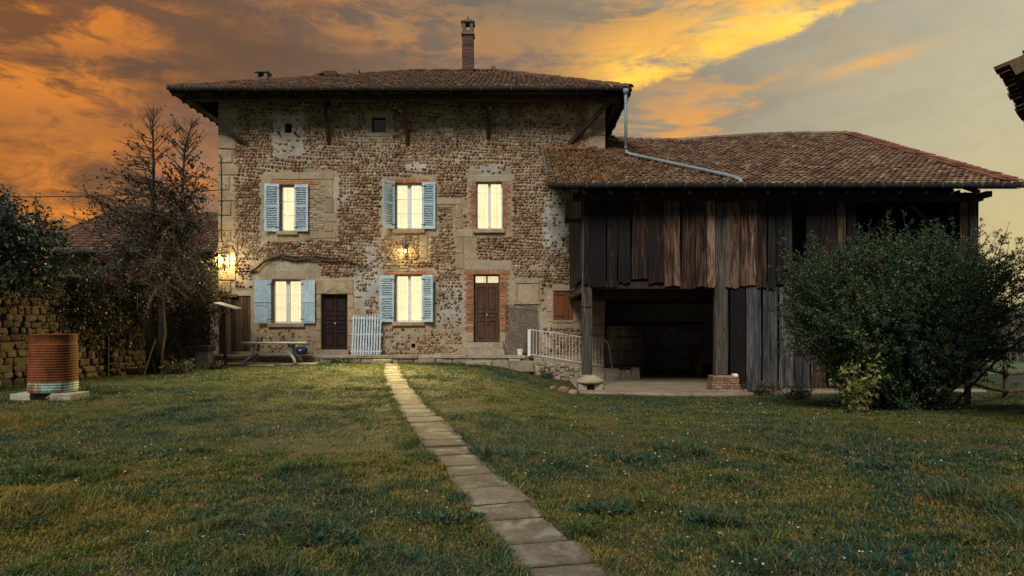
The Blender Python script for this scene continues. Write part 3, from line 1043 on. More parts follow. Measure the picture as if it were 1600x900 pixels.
def facade_trim():
    # upper left window: old wide stone frame, filled in with rubble on the right
    fblock('lintel_stone', 425, 468, 270.5, 280.5, 'ashlar', .03)
    fblock('lintel_stone', 468.7, 522, 270.5, 280.5, 'ashlar', .035)
    fblock('lintel_stone', 422, 498, 282.8, 288.6, 'rust_brick', .025, .006)
    for (t, bo, w) in ((281, 309, 0), (309.6, 333, 1.5), (333.6, 347, 6), (347.6, 362, 0)):
        fblock('jamb_stone', 508 - random.uniform(0, 1), 520 + w, t, bo, 'ashlar', .035)
    fblock('jamb_stone', 486, 525, 362.6, 372.5, 'ashlar', .03)
    courses('jamb_stone', 410, 436.6, 289, 361, 4, 'ashlar', .012, .4, 1)
    m = MB()
    y = 289.5
    while y < 361:
        x = 482.0
        h = random.uniform(2.6, 4.2)
        while x < 505:
            w = random.uniform(4, 9)
            m.block(fx(x + .3), fx(min(x + w, 507) - .3), HY - random.uniform(.005, .04), HY + .05, fz(y + h - .3), fz(y + .3), .012, .006)
            x += w
        y += h
    o = m.build('rubble_filling', A['fill_stone'], front); o['kind'] = 'stuff'
    # upper middle window
    x = 601.0
    while x < 670:
        w = random.uniform(4, 6)
        fblock('brick', x, min(x + w, 672), 279.5, 285.4, 'rust_brick', .025 + random.uniform(-.006, .006), .006, .003)
        x += w + .5
    fblock('jamb_stone', 681.5, 720, 310.5, 319.5, 'ashlar', .03)
    for (a, b, t, bo) in ((712, 722, 320, 340), (711.5, 723, 340.6, 357.5), (711.5, 738, 358, 370.5), (711.5, 724, 371, 396), (711.5, 724, 396.6, 420), (656, 668, 365.5, 384), (656, 667.5, 384.6, 404)):
        fblock('jamb_stone', a, b, t, bo, 'ashlar', .032)
    m = MB()
    for (xa, xb, ya, yb) in ((683, 707, 321, 365), (600, 655, 368, 420), (670, 710, 368, 418), (668, 712, 425, 440)):
        y = ya
        while y < yb:
            x = xa
            h = random.uniform(2.6, 4.4)
            while x < xb - 2:
                w = random.uniform(5, 13)
                if random.random() < .85:
                    m.block(fx(x + .3), fx(min(x + w, xb) - .3), HY - random.uniform(.015, .045), HY + .05, fz(y + h - .3), fz(y + .3), .012, .008)
                x += w
            y += h
    o = m.build('rubble_filling', A['fill_stone'], front); o['kind'] = 'stuff'
    # right upper window
    fblock('lintel_stone', 733, 798, 274, 283.4, 'lintel', .02)
    brick_jamb(733.5, 743.5, 284, 358)
    brick_jamb(785.5, 796, 284, 358, True)
    # lower left window
    fblock('lintel_stone', 426, 478, 422, 436.4, 'lintel', .03, .02, .012)
    courses('jamb_stone', 398, 424.6, 438, 505, 4, 'ashlar', .01, .4, 1)
    courses('jamb_stone', 471.5, 495, 438, 505, 4, 'ashlar', .012, .4, 1)
    # lower middle window
    x = 601.0
    while x < 674:
        w = random.uniform(4, 7)
        fblock('brick', x, min(x + w, 676), 423, 428.4, 'rust_brick', .025 + random.uniform(-.006, .006), .006, .003)
        x += w + .5
    courses('jamb_stone', 607, 616.6, 429, 503, 5, 'lintel', .012, .4, 1)
    courses('jamb_stone', 660.4, 668, 429, 503, 5, 'lintel', .012, .4, 1)
    # left door: big lintel with carved ogee and stone jambs
    fblock('lintel_stone', 493, 552, 436, 459.6, 'ashlar', .05, .02)
    pts = [(498, 457.5), (512, 457.3), (518, 455.5), (522.5, 450.5), (527, 455.5), (533, 457.3), (547, 457.5)]
    MB().tube([(fx(a), HY - .052, fz(b)) for a, b in pts], .016, 5).build('ogee_moulding', A['ashlar'], front)
    MB().tube([(fx(a), HY - .052, fz(b - 3)) for a, b in pts[1:-1]], .010, 5).build('ogee_moulding', A['ashlar'], front)
    for (a, b, side) in ((493, 501.6, 0), (543.4, 553, 1)):
        y = 460.2
        k = 0
        while y < 540:
            h = random.uniform(16, 24)
            bo = min(y + h, 546)
            ext = 8 if k % 2 else 0
            fblock('jamb_stone', a - (ext if not side else 0), b + (ext if side else 0), y + .3, bo - .3, 'ashlar', .04)
            y = bo + .01; k += 1
    # right door
    fblock('lintel_stone', 724, 798, 408.5, 422, 'lintel', .025, .015, .008)
    x = 725.0
    while x < 796:
        w = random.uniform(4, 7)
        fblock('brick', x, min(x + w, 797), 423, 428.6, 'rust_brick', .028 + random.uniform(-.006, .006), .006, .003)
        x += w + .5
    brick_jamb(726, 739.5, 429, 520)
    brick_jamb(781.5, 795, 429, 520, True)
    fblock('jamb_stone', 727, 739.5, 520.5, 534, 'lintel', .03)
    fblock('jamb_stone', 781.5, 793, 520.5, 534, 'lintel', .03)
    MB().slab(fx(736), fx(787), HY - .34, HY + .14, TZ - .03, fz(535) + .0, .015, .008).build('door_step', A['terrace_stone'], house)
    MB().slab(fx(734), fx(789), HY - .66, HY - .345, TZ - .03, TZ + .17, .015, .008).build('door_step', A['terrace_stone'], house)
    MB().slab(fx(498), fx(548), HY - .30, HY + .14, TZ - .03, fz(546.3), .012, .008).build('door_step', A['terrace_stone'], house)
    # blocked niche and small shutter frame
    fblock('lintel_stone', 804, 842, 437, 443, 'ashlar', .045)
    fblock('jamb_stone', 804, 809.5, 443.4, 472, 'ashlar', .04)
    fblock('jamb_stone', 832, 842, 443.4, 472, 'ashlar', .04)
    fblock('niche_filling', 810, 831.6, 443.4, 472, 'lintel', .012)
    fblock('sill_stone', 803, 843, 472.4, 475.6, 'ashlar', .055)
    fblock('lintel_stone', 862, 900, 446, 454.6, 'lintel', .03)
    courses('jamb_stone', 855, 864.6, 454.6, 503, 3, 'ashlar', .03, .4, .8)
    courses('jamb_stone', 896.4, 906, 454.6, 503, 3, 'ashlar', .03, .4, .8)
    fblock('sill_stone', 863, 898, 500.4, 505, 'ashlar', .035)
    # attic window frame
    for (a, b, t, bo) in ((575, 609, 177, 182.6), (575, 580.6, 183, 207), (603.4, 609, 183, 207), (575, 609, 207.4, 213.5)):
        fblock('frame_stone', a, b, t, bo, 'ashlar', .03)
    # two old pegs by the attic hole
    for (a, t) in ((432, 204), (458, 205)):
        MB().bar((fx(a), HY + .02, fz(t)), (fx(a + 7), HY - .16, fz(t + 6)), .06, .05).build('peg', A['beam_dark'], front)


facade_trim()


def reveal(key, depth=.30, mat='reveal'):
    a, b, t, bo = OPEN[key]
    x0, x1, z0, z1 = fx(a), fx(b), fz(bo), fz(t)
    m = MB()
    e = .004
    y0, y1 = HY - .008, HY + depth
    m.add([(x0 - e, y0, z0), (x0 - e, y1, z0), (x0 - e, y1, z1), (x0 - e, y0, z1)], [(0, 1, 2, 3)])
    m.add([(x1 + e, y0, z0), (x1 + e, y1, z0), (x1 + e, y1, z1), (x1 + e, y0, z1)], [(0, 1, 2, 3)])
    m.add([(x0, y0, z1 + e), (x1, y0, z1 + e), (x1, y1, z1 + e), (x0, y1, z1 + e)], [(0, 1, 2, 3)])
    m.add([(x0, y0, z0 - e), (x1, y0, z0 - e), (x1, y1, z0 - e), (x0, y1, z0 - e)], [(0, 1, 2, 3)])
    m.build('reveal', A[mat], front)
    return x0, x1, z0, z1


def window(key, rows, lit=True, frame='white_paint', sill=True, cols=2, sillx=4, midw=.075, barw=.024):
    x0, x1, z0, z1 = reveal(key)
    w = empty('window', ((x0 + x1) / 2, HY + .17, z0), parent=house)
    yf = HY + .17
    fw = .055
    fr = MB()
    fr.box(x0, x0 + fw, yf, yf + .07, z0, z1).box(x1 - fw, x1, yf, yf + .07, z0, z1)
    fr.box(x0 + fw, x1 - fw, yf, yf + .07, z0, z0 + fw * 1.3).box(x0 + fw, x1 - fw, yf, yf + .07, z1 - fw, z1)
    xm = (x0 + x1) / 2
    if cols == 2:
        fr.box(xm - midw, xm + midw, yf - .012, yf + .065, z0 + fw * 1.3, z1 - fw)
    fr.build('frame', A[frame], w)
    xr = [(x0 + fw, xm - midw), (xm + midw, x1 - fw)] if cols == 2 else [(x0 + fw, x1 - fw)]
    za, zb = z0 + fw * 1.3, z1 - fw
    if isinstance(rows, int):
        zs = [za + (zb - za) * k / rows for k in range(rows + 1)]
    else:
        zs = [za + (zb - za) * k for k in rows]
    for (a, b) in xr:
        for k in range(len(zs) - 1):
            lo = zs[k] + (barw / 2 if k else 0)
            hi = zs[k + 1] - (barw / 2 if k < len(zs) - 2 else 0)
            MB().box(a + .001, b - .001, yf + .028, yf + .032, lo, hi).build('pane', A['glass'], w)
        for zz in zs[1:-1]:
            MB().box(a, b, yf + .012, yf + .05, zz - barw / 2, zz + barw / 2).build('glazing_bar', A[frame], w)
    # curtain in soft folds
    n = 40
    m = MB()
    for k in range(n):
        xa, xb = x0 + (x1 - x0) * k / n, x0 + (x1 - x0) * (k + 1) / n
        ya, yb = yf + .13 + .018 * math.sin(xa * 60), yf + .13 + .018 * math.sin(xb * 60)
        m.add([(xa, ya, z0), (xb, yb, z0), (xb, yb, z1), (xa, ya, z1)], [(0, 1, 2, 3)])
    m.build('curtain', A['curtain'] if lit else A['black'], w, smooth=True)
    if sill:
        MB().block(x0 - sillx / S, x1 + sillx / S, HY - .11, HY + .16, z0 - .15, z0 - .004, .015, .006).build('sill', A['ashlar'], w)
    return w


window('u1', 3, cols=1)
window('u2', 3)
window('u3', (0, .25, .80, 1), midw=.05, barw=.016)
window('l1', 3, sillx=6)
window('l2', (0, .30, .66, 1), midw=.05, barw=.016)


def attic():
    x0, x1, z0, z1 = reveal('a2')
    w = empty('window', ((x0 + x1) / 2, HY + .17, z0), parent=house)
    fr = MB()
    fr.box(x0, x0 + .03, HY + .15, HY + .2, z0, z1).box(x1 - .03, x1, HY + .15, HY + .2, z0, z1).box(x0 + .03, x1 - .03, HY + .15, HY + .2, z0, z0 + .03).box(x0 + .03, x1 - .03, HY + .15, HY + .2, z1 - .03, z1)
    fr.build('frame', A['iron'], w)
    MB().box(x0 + .03, x1 - .03, HY + .17, HY + .174, z0 + .03, z1 - .03).build('pane', A['glass'], w)
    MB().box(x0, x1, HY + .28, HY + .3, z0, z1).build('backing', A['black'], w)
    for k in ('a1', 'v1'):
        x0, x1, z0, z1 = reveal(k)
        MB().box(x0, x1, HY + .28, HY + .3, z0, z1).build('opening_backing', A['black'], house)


attic()

# one louvre slat, shared by every slat
SLAT = MB().obox((0, 0, 0), (.5, 0, 0), (0, .018, .014), (0, -.004, .006)).mesh('slat', A['blue_paint'], (0, 0, 0))


def shutter(hx, px_w, t, bo, ang, side, solid=False):
    """hx hinge pixel, side -1 opens to the left, +1 to the right; ang is how far it stands off the wall"""
    Wd = px_w / S
    z0, z1 = fz(bo), fz(t)
    H = z1 - z0
    e = empty('shutter', (fx(hx), HY - .055, z0), parent=house)
    e.rotation_euler = (0, 0, ang if side < 0 else -ang)
    sx = side

    def lb(name, m, mat='blue_paint'):
        me = m.mesh(name, A[mat], (0, 0, 0))
        o = bpy.data.objects.new(name, me); COL.objects.link(o); o.parent = e
        return o

    def B(m, a, b, y0, y1, za, zb):
        xa, xb = sorted((a * sx, b * sx))
        m.box(xa, xb, y0, y1, za, zb)
    st = .075
    th = .02
    if not solid:
        m = MB()
        B(m, 0, st, -th, th, 0, H); B(m, Wd - st, Wd, -th, th, 0, H)
        for (za, zb) in ((0, .11), (H * .515, H * .515 + .075), (H - .10, H)):
            B(m, st, Wd - st, -th, th, za, zb)
        lb('shutter_frame', m)
        for (za, zb) in ((.11, H * .515), (H * .515 + .075, H - .10)):
            n = int((zb - za) / .062)
            for k in range(n):
                o = bpy.data.objects.new('slat', SLAT); COL.objects.link(o); o.parent = e
                o.location = (sx * Wd / 2, 0, za + (k + .5) * (zb - za) / n)
                o.scale = (Wd - 2 * st, 1, 1)
    else:
        m = MB()
        n = 4
        for k in range(n):
            B(m, Wd * k / n + .002, Wd * (k + 1) / n - .002, -.014 - .003 * (k % 2), .014, 0, H)
        lb('board_panel', m)
        m = MB()
        B(m, 0, Wd, -.036, -.018, H * .48, H * .50); lb('batten', m)
        for (za, zb, xa, xb) in ((.06, .085, .08, Wd - .06), (H * .41, H * .43, .08, Wd - .06), (.085, H * .41, .08, .10), (.085, H * .41, Wd - .08, Wd - .06)):
            m = MB(); B(m, xa, xb, -.03, -.018, za, zb); lb('moulding', m)
    for zz in (.14, H - .16):
        m = MB()
        B(m, -.03, .12, -.03, -.021, zz, zz + .022)
        lb('hinge', m, 'iron')
    return e


shutter(437, 22, 288, 362, .16, -1)
shutter(461, 22, 289, 362, .10, 1)
shutter(617, 21, 284, 358, .75, -1)
shutter(660, 21, 285, 358, .10, 1)
shutter(424, 24, 438, 505, .32, -1, True)
shutter(471, 23, 438, 505, .12, 1, True)
shutter(616, 22, 431, 503, .22, -1)
shutter(660, 20, 430, 503, .45, 1)


def panel_door(key, mat, transom=None):
    x0, x1, z0, z1 = reveal(key, .4)
    e = empty('door', ((x0 + x1) / 2, HY + .16, z0), parent=house)
    y = HY + .16
    if transom:
        zt = fz(transom)
        m = MB().box(x0, x0 + .06, y - .02, y + .06, z0, z1).box(x1 - .06, x1, y - .02, y + .06, z0, z1).box(x0 + .06, x1 - .06, y - .02, y + .06, zt - .03, zt + .05).box(x0 + .06, x1 - .06, y - .02, y + .06, z1 - .05, z1)
        xm = (x0 + x1) / 2
        m.box(xm - .03, xm + .03, y - .02, y + .06, zt + .05, z1 - .05)
        m.build('frame', A[mat], e)
        for a, b in ((x0 + .06, xm - .03), (xm + .03, x1 - .06)):
            MB().box(a, b, y + .01, y + .014, zt + .05, z1 - .05).build('pane', A['glass'], e)
        MB().box(x0, x1, y + .1, y + .12, zt, z1).build('curtain', A['curtain'], e)
        xa, xb, za, zb = x0 + .06, x1 - .06, z0 + .02, zt - .03
    else:
        xa, xb, za, zb = x0 + .01, x1 - .01, z0 + .01, z1 - .01
    MB().box(xa, xb, y, y + .05, za, zb).build('leaf', A[mat], e)
    h = zb - za
    w = xb - xa
    xm = (xa + xb) / 2
    st = .07
    # rails and stiles stand proud, panels bevelled in between
    m = MB().box(xa, xa + st, y - .03, y - .001, za, zb).box(xb - st, xb, y - .03, y - .001, za, zb).box(xm - .045, xm + .045, y - .036, y - .001, za, zb)
    rails = (za, za + h * .36, za + h * .50, zb - .10) if transom else (za, za + h * .30, za + h * .46, za + h * .62, zb - .10)
    for r in rails:
        m.box(xa + st, xm - .045, y - .033, y - .001, r, r + .10).box(xm + .045, xb - st, y - .033, y - .001, r, r + .10)
    m.build('rail', A[mat], e)
    for i in range(len(rails) - 1):
        for a, b in ((xa + st + .03, xm - .075), (xm + .075, xb - st - .03)):
            lo, hi = rails[i] + .13, rails[i + 1] - .03
            if hi - lo > .08:
                MB().block(a, b, y - .022, y, lo, hi, .02, .0).build('panel', A[mat], e)
    hz = za + h * .46
    MB().tube([(xm, y - .04, hz + .06), (xm, y - .075, hz), (xm, y - .04, hz - .06)], .012, 6).build('door_handle', A['zinc'], e)
    MB().box(xb - .065, xb - .02, y - .04, y - .03, hz - .06, hz + .06).build('lock_plate', A['iron'], e)


panel_door('d1', 'door_dark')
panel_door('d2', 'door_brown', 443.5)


def small_shutter():
    x0, x1, z0, z1 = reveal('sh', .2)
    e = empty('shutter', (x0, HY + .03, z0), parent=house)
    n = 4
    for k in range(n):
        MB().box(x0 + (x1 - x0) * k / n + .004, x0 + (x1 - x0) * (k + 1) / n - .004, HY + .02 + random.uniform(0, .008), HY + .05, z0 + .01, z1 - .01).build('plank', A['shutter_red'], e)
    for zz in (z0 + .12, z1 - .15):
        MB().box(x0 + .02, x0 + .42, HY + .008, HY + .018, zz, zz + .03).build('hinge', A['iron'], e)
    # plank door of the lean passage at the left corner
    x0, x1, z0, z1 = reveal('gt', .2)
    e = empty('plank_door', ((x0 + x1) / 2, HY + .05, z0), parent=house)
    n = 7
    for k in range(n):
        a, b = x0 + (x1 - x0) * k / n, x0 + (x1 - x0) * (k + 1) / n
        MB().box(a + .006, b - .006, HY + random.uniform(.005, .02), HY + .05, z0 + random.uniform(.01, .06), z1 - .03 - .16 * (k < 1)).build('plank', A['gate_wood'], e)
    MB().box(x0 - .1, x0 + .55, HY - .10, HY + .1, z1 - .04, z1 + .05, .01).build('door_lintel', A['gate_wood'], e)
    MB().box(x0 - .08, x0 + .03, HY - .06, HY + .06, z0, z1 - .05, .008).build('door_post', A['gate_wood'], e)
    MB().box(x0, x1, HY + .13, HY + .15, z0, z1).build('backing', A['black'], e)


small_shutter()

# ------------------------------------------------------------------ roofs
def tile_field(name, mat, parent, inside, u0, u1, v0, v1, place, du=.20, dv=.30, r=.088, jitter=.012, th=.02):
    """overlapping half-round tiles, joined; place(u, v, h) -> world point, inside(u, v) -> keep"""
    V, F = [], []
    seg = 5
    nv = int((v1 - v0) / dv)
    nu = int((u1 - u0) / du)
    for j in range(nv + 1):
        vv = v0 + j * dv
        off = random.uniform(-.03, .03)
        for i in range(nu + 1):
            u = u0 + i * du + off * .3 + random.uniform(-jitter, jitter)
            if not inside(u, vv + dv * .5): continue
            vj = random.uniform(-.022, .022)
            lift = random.uniform(0, .012)
            rt = r * random.uniform(.94, 1.06)
            b = len(V)
            sk = random.uniform(-.02, .02)
            for (dvv, rr, hh) in ((-.045 + vj, rt, .055 + lift), (dv + vj, rt * .84, .016)):
                for k in range(seg + 1):
                    t = math.pi * k / seg
                    V.append(place(u - math.cos(t) * rr + (sk if dvv > .1 else 0), vv + dvv, hh + math.sin(t) * rr * .82))
            for k in range(seg + 1):           # lower rim, gives the tile its thickness
                t = math.pi * k / seg
                V.append(place(u - math.cos(t) * (rt - th), vv - .042 + vj, .055 + lift + math.sin(t) * (rt - th) * .78 - .006))
            for k in range(seg):
                F.append((b + k, b + k + 1, b + seg + 2 + k, b + seg + 1 + k))
                F.append((b + k, b + 2 * seg + 2 + k, b + 2 * seg + 3 + k, b + k + 1))
    o = np_object(name, np.array([tuple(p) for p in V]), np.array(F), A[mat], parent)
    o['kind'] = 'stuff'
    return o


EZ, EY = 9.86, 23.75
EXL, EXR = fx(812) - 12.5, 3.95
RL, RR_, RY, RZ = -5.3, -1.0, 31.95, 13.56
BY = 40.15


def house_roof():
    roof = empty('roof', ((EXL + EXR) / 2, RY, EZ), parent=house)
    FL, FR = (EXL, EY, EZ), (EXR, EY, EZ)
    BL, BR = (EXL, BY, EZ), (EXR, BY, EZ)
    A1, A2 = (RL, RY, RZ), (RR_, RY, RZ)
    d = Vector((0, 0, -.11))
    m = MB()
    vs = [FL, FR, BR, BL, A1, A2]
    m.add(vs, [(0, 1, 5, 4), (1, 2, 5), (2, 3, 4, 5), (3, 0, 4)])
    m.add([Vector(p) + d for p in vs], [(0, 1, 5, 4), (1, 2, 5), (2, 3, 4, 5), (3, 0, 4)])
    for a, b in ((0, 1), (1, 2), (2, 3), (3, 0)):
        m.add([vs[a], vs[b], Vector(vs[b]) + d, Vector(vs[a]) + d], [(0, 1, 2, 3)])
    m.build('roof_deck', A['under_roof'], roof)
    # front slope
    sl = Vector((0, RY - EY, RZ - EZ)); L = sl.length; sv = sl / L
    nn = Vector((0, -sv.z, sv.y))
    def pf(u, v, h): return Vector((u, EY, EZ)) + sv * v + nn * h
    def inf(u, v):
        t = v / L
        return EXL + (RL - EXL) * t - .05 < u < EXR + (RR_ - EXR) * t + .05 and t < 1.01
    tile_field('roof_tiles', 'roof_tile', roof, inf, EXL + .08, EXR, -.02, L, pf, dv=.34, jitter=.02)
    # end slopes
    for (ex, rx, sg) in ((EXL, RL, 1), (EXR, RR_, -1)):
        s2 = Vector((rx - ex, 0, RZ - EZ)); L2 = s2.length; v2 = s2 / L2
        n2 = Vector((-v2.z * sg, 0, abs(v2.x)))
        def ps(u, v, h): return Vector((ex, u, EZ)) + v2 * v + n2 * h
        def ins(u, v):
            t = v / L2
            return EY + (RY - EY) * t < u < BY + (RY - BY) * t and t < 1.0
        tile_field('roof_tiles', 'roof_tile', roof, ins, EY + .08, BY, -.02, L2, ps, dv=.34)
    # hip and ridge caps
    cap = MB()
    for k in range(7):
        a0, a1 = math.pi * k / 6, math.pi * (k + 1) / 6
        if k == 6: break
        cap.add([(-.2, -math.cos(a0) * .13, math.sin(a0) * .11), (-.2, -math.cos(a1) * .13, math.sin(a1) * .11), (.2, -math.cos(a1) * .11, math.sin(a1) * .09), (.2, -math.cos(a0) * .11, math.sin(a0) * .09)], [(0, 1, 2, 3)])
        cap.add([(-.2, -math.cos(a0) * .13, math.sin(a0) * .11), (-.2, -math.cos(a1) * .13, math.sin(a1) * .11), (-.2, -math.cos(a1) * .10, math.sin(a1) * .085), (-.2, -math.cos(a0) * .10, math.sin(a0) * .085)], [(0, 1, 2, 3)])
    cme = cap.mesh('ridge_tile', A['roof_tile'], (0, 0, 0))
    for (p, q) in ((FL, A1), (FR, A2), (A1, A2)):
        p, q = Vector(p), Vector(q)
        n = int((q - p).length / .36)
        dd = (q - p).normalized()
        yaw = math.atan2(dd.y, dd.x); pit = -math.asin(dd.z)
        for k in range(n):
            c = p + (q - p) * (k + .5) / n + Vector((0, 0, .075 + random.uniform(-.012, .02)))
            link_mesh('ridge_tile', cme, c, roof, rot=(random.uniform(-.1, .1), pit - .05 + random.uniform(-.03, .03), yaw + random.uniform(-.05, .05)))
    # gutter: open half pipe with joints
    m = MB()
    gx0, gx1 = EXL - .02, EXR + .02
    seg = 8
    prev = None
    for k in range(seg + 1):
        t = math.pi * k / seg
        y, z = EY - .075 - math.cos(t) * .085, EZ + .03 - math.sin(t) * .095
        if prev:
            m.add([(gx0, prev[0], prev[1]), (gx1, prev[0], prev[1]), (gx1, y, z), (gx0, y, z)], [(0, 1, 2, 3)])
        prev = (y, z)
    m.build('gutter', A['gutter'], roof, smooth=True)
    x = gx0 + .7
    while x < gx1:
        pts = [(x, EY - .075 - math.cos(math.pi * k / 8) * .092, EZ + .035 - math.sin(math.pi * k / 8) * .10) for k in range(9)]
        MB().tube(pts, .012, 4).build('gutter_bracket', A['zinc'], roof)
        x += random.uniform(1.05, 1.25)
    # fascia purlin on the braces
    MB().box(EXL + .35, EXR - .3, 24.12, 24.30, 9.60, 9.80).build('purlin', A['beam_dark'], roof)
    MB().box(EXL + .30, EXL + .48, 24.3, 39.5, 9.58, 9.78).build('purlin', A['beam_dark'], roof)
    MB().box(EXR - .48, EXR - .30, 24.3, 39.5, 9.58, 9.78).build('purlin', A['beam_dark'], roof)
    sF = (RZ - EZ) / (RY - EY)
    x = EXL + 1.35
    while x < EXR - 1.1:
        MB().bar((x, EY + .16, EZ - .17 + sF * .14), (x, 25.3, EZ - .17 + sF * 1.53), .09, .10).build('rafter', A['beam_dark'], roof)
        x += .62
    for (ex, rx, sg) in ((EXL, RL, 1), (EXR, RR_, -1)):
        sS = (RZ - EZ) / abs(rx - ex)
        y = EY + .9
        while y < 33:
            ln = min(1.5, (y - EY) * abs(rx - ex) / (RY - EY) - .1)
            MB().bar((ex + sg * .03, y, EZ - .17), (ex + sg * ln, y, EZ - .17 + sS * (ln - .03)), .09, .10).build('rafter', A['beam_dark'], roof)
            y += .55
        c0 = Vector((ex, EY, EZ - .18)); c1 = Vector((rx, RY, RZ - .18))
        MB().bar(c0 + (c1 - c0) * .01, c0 + (c1 - c0) * .2, .14, .14).build('hip_rafter', A['beam_dark'], roof)
    # sawn battens across the underside of the end eaves
    for (ex, rx, sg) in ((EXL, RL, 1), (EXR, RR_, -1)):
        sS = (RZ - EZ) / abs(rx - ex)
        for k in range(4):
            o = .15 + k * .32
            MB().box(ex + sg * o - .03, ex + sg * o + .03, EY + o * (RY - EY) / abs(rx - ex) + .05, 34, EZ - .145 + sS * o, EZ - .112 + sS * o).build('batten', A['gate_wood'], roof)
    # braces
    for (pa, pb) in (((514, 226), (506, 160)), ((637, 228), (630, 158)), ((764, 219), (759, 156))):
        w_ = (fx(pa[0]), HY + .02, fz(pa[1]))
        k = 1041 / 24.22
        t_ = ((pb[0] - 812) / k, 24.22, 9.66)
        MB().bar(w_, t_, .11, .13).build('brace', A['beam_dark'], roof)
        MB().bar((t_[0] - .05, t_[1], t_[2] - .5), (t_[0] - .02, t_[1] + .7, t_[2] + .1), .09, .09).build('brace', A['beam_dark'], roof)
    MB().bar((fx(391), HY + .02, fz(229)), (EXL + .45, 24.15, 9.68), .12, .13).build('brace', A['beam_dark'], roof)
    MB().bar((fx(888), HY + .02, fz(226)), (EXR - .55, 24.1, 9.68), .13, .14).build('brace', A['beam_dark'], roof)

    # chimneys
    ch = empty('chimney', (-2.45, 31.6, 13.3), parent=roof)
    one('stack', A['old_brick'], ch, 'box', -2.69, -2.21, 31.36, 31.84, 13.0, 15.25)
    for k in range(26):
        z = 13.35 + k * .072
        MB().box(-2.70 - .012, -2.20 + .012, 31.345, 31.855, z, z + .058, .006).build('brick_course', A['old_brick'], ch)
    one('collar', A['chimney_stone'], ch, 'prism', [(-2.76, 31.29, 15.14), (-2.14, 31.29, 15.14), (-2.14, 31.91, 15.14), (-2.76, 31.91, 15.14)], (0, 0, .08))
    for (sx, sy) in ((-1, -1), (1, -1), (1, 1), (-1, 1)):
        cx, cy = -2.45 + sx * .18, 31.6 + sy * .18
        MB().box(cx - .075, cx + .075, cy - .075, cy + .075, 15.22, 15.72).build('pier', A['chimney_stone'], ch)
    one('sill_course', A['chimney_stone'], ch, 'box', -2.71, -2.19, 31.34, 31.86, 15.221, 15.36)
    one('cap_slab', A['chimney_stone'], ch, 'box', -2.77, -2.13, 31.28, 31.92, 15.721, 15.78)
    m = MB()
    m.add([(-2.75, 31.30, 15.781), (-2.15, 31.30, 15.781), (-2.15, 31.90, 15.781), (-2.75, 31.90, 15.781), (-2.45, 31.6, 16.02)], [(0, 1, 4), (1, 2, 4), (2, 3, 4), (3, 0, 4)])
    m.build('cap', A['chimney_stone'], ch)
    MB().tube([(-2.45, 31.6, 15.95), (-2.45, 31.6, 16.09)], [.06, .05], 6).build('finial', A['chimney_stone'], ch)
    # low chimney with a hole, brick vent and two stubs behind the hip and ridge
    c2 = empty('chimney', (-10.25, 26.6, 10.9), parent=roof)
    for (a, b) in ((-10.49, -10.37), (-10.13, -10.01)):
        one('pier', A['chimney_stone'], c2, 'box', a, b, 26.4, 26.8, 10.6, 11.48)
    one('block', A['chimney_stone'], c2, 'box', -10.37, -10.13, 26.42, 26.78, 10.6, 11.28)
    one('cap_slab', A['chimney_stone'], c2, 'box', -10.53, -9.97, 26.35, 26.85, 11.481, 11.53)
    c3 = empty('chimney', (-8.0, 28.4, 11.9), parent=roof)
    for k in range(4):
        one('tile_course', A['roof_tile'], c3, 'box', -8.3 + random.uniform(-.03, .03), -7.75 + random.uniform(-.03, .03), 28.2, 28.7, 12.02 + k * .055, 12.06 + k * .055)
    one('vent_box', A['black'], c3, 'box', -8.25, -7.8, 28.25, 28.65, 11.6, 12.02)
    one('vent_side', A['roof_tile'], c3, 'prism', [(-8.75, 28.2, 12.0), (-8.3, 28.2, 12.15), (-8.3, 28.7, 12.15), (-8.75, 28.7, 12.0)], (0, 0, .05))
    c4 = empty('chimney', (-7.2, 29.3, 12.2), parent=roof)
    one('block', A['chimney_stone'], c4, 'box', -7.32, -7.08, 29.3, 29.6, 12.1, 12.72)
    c5 = empty('chimney', (-1.3, 33.0, 13.0), parent=roof)
    one('block', A['chimney_stone'], c5, 'box', -1.42, -1.18, 33.0, 33.3, 12.9, 14.28)
    # downpipe from the right end of the gutter, then down the barn roof
    dp = empty('downpipe', (EXR - .2, EY - .1, 7.4), parent=house)
    xx = 3.77
    MB().tube([(xx, EY - .075, EZ - .05), (xx, EY - .075, 7.62)], .055, 10).build('pipe', A['blue_zinc'], dp, smooth=True)
    MB().lathe((xx, EY - .075, EZ - .24), [(.06, 0), (.10, .12), (.12, .2)], 10).build('hopper', A['blue_zinc'], dp, smooth=True)
    pts = [(xx, EY - .075, 7.66), (xx + .03, EY - .12, 7.56), (xx + .14, EY - .3, 7.46), (6.05, 19.72, 5.90), (6.22, 19.42, 5.76), (6.32, 19.1, 5.6), (6.34, 18.98, 5.46)]
    MB().tube(pts, .055, 10).build('pipe', A['blue_zinc'], dp, smooth=True)
    for zz in (9.3, 8.5, 7.75):
        MB().lathe((xx, EY - .075, zz), [(.062, 0), (.062, .04)], 10).build('pipe_clip', A['zinc'], dp)


house_roof()

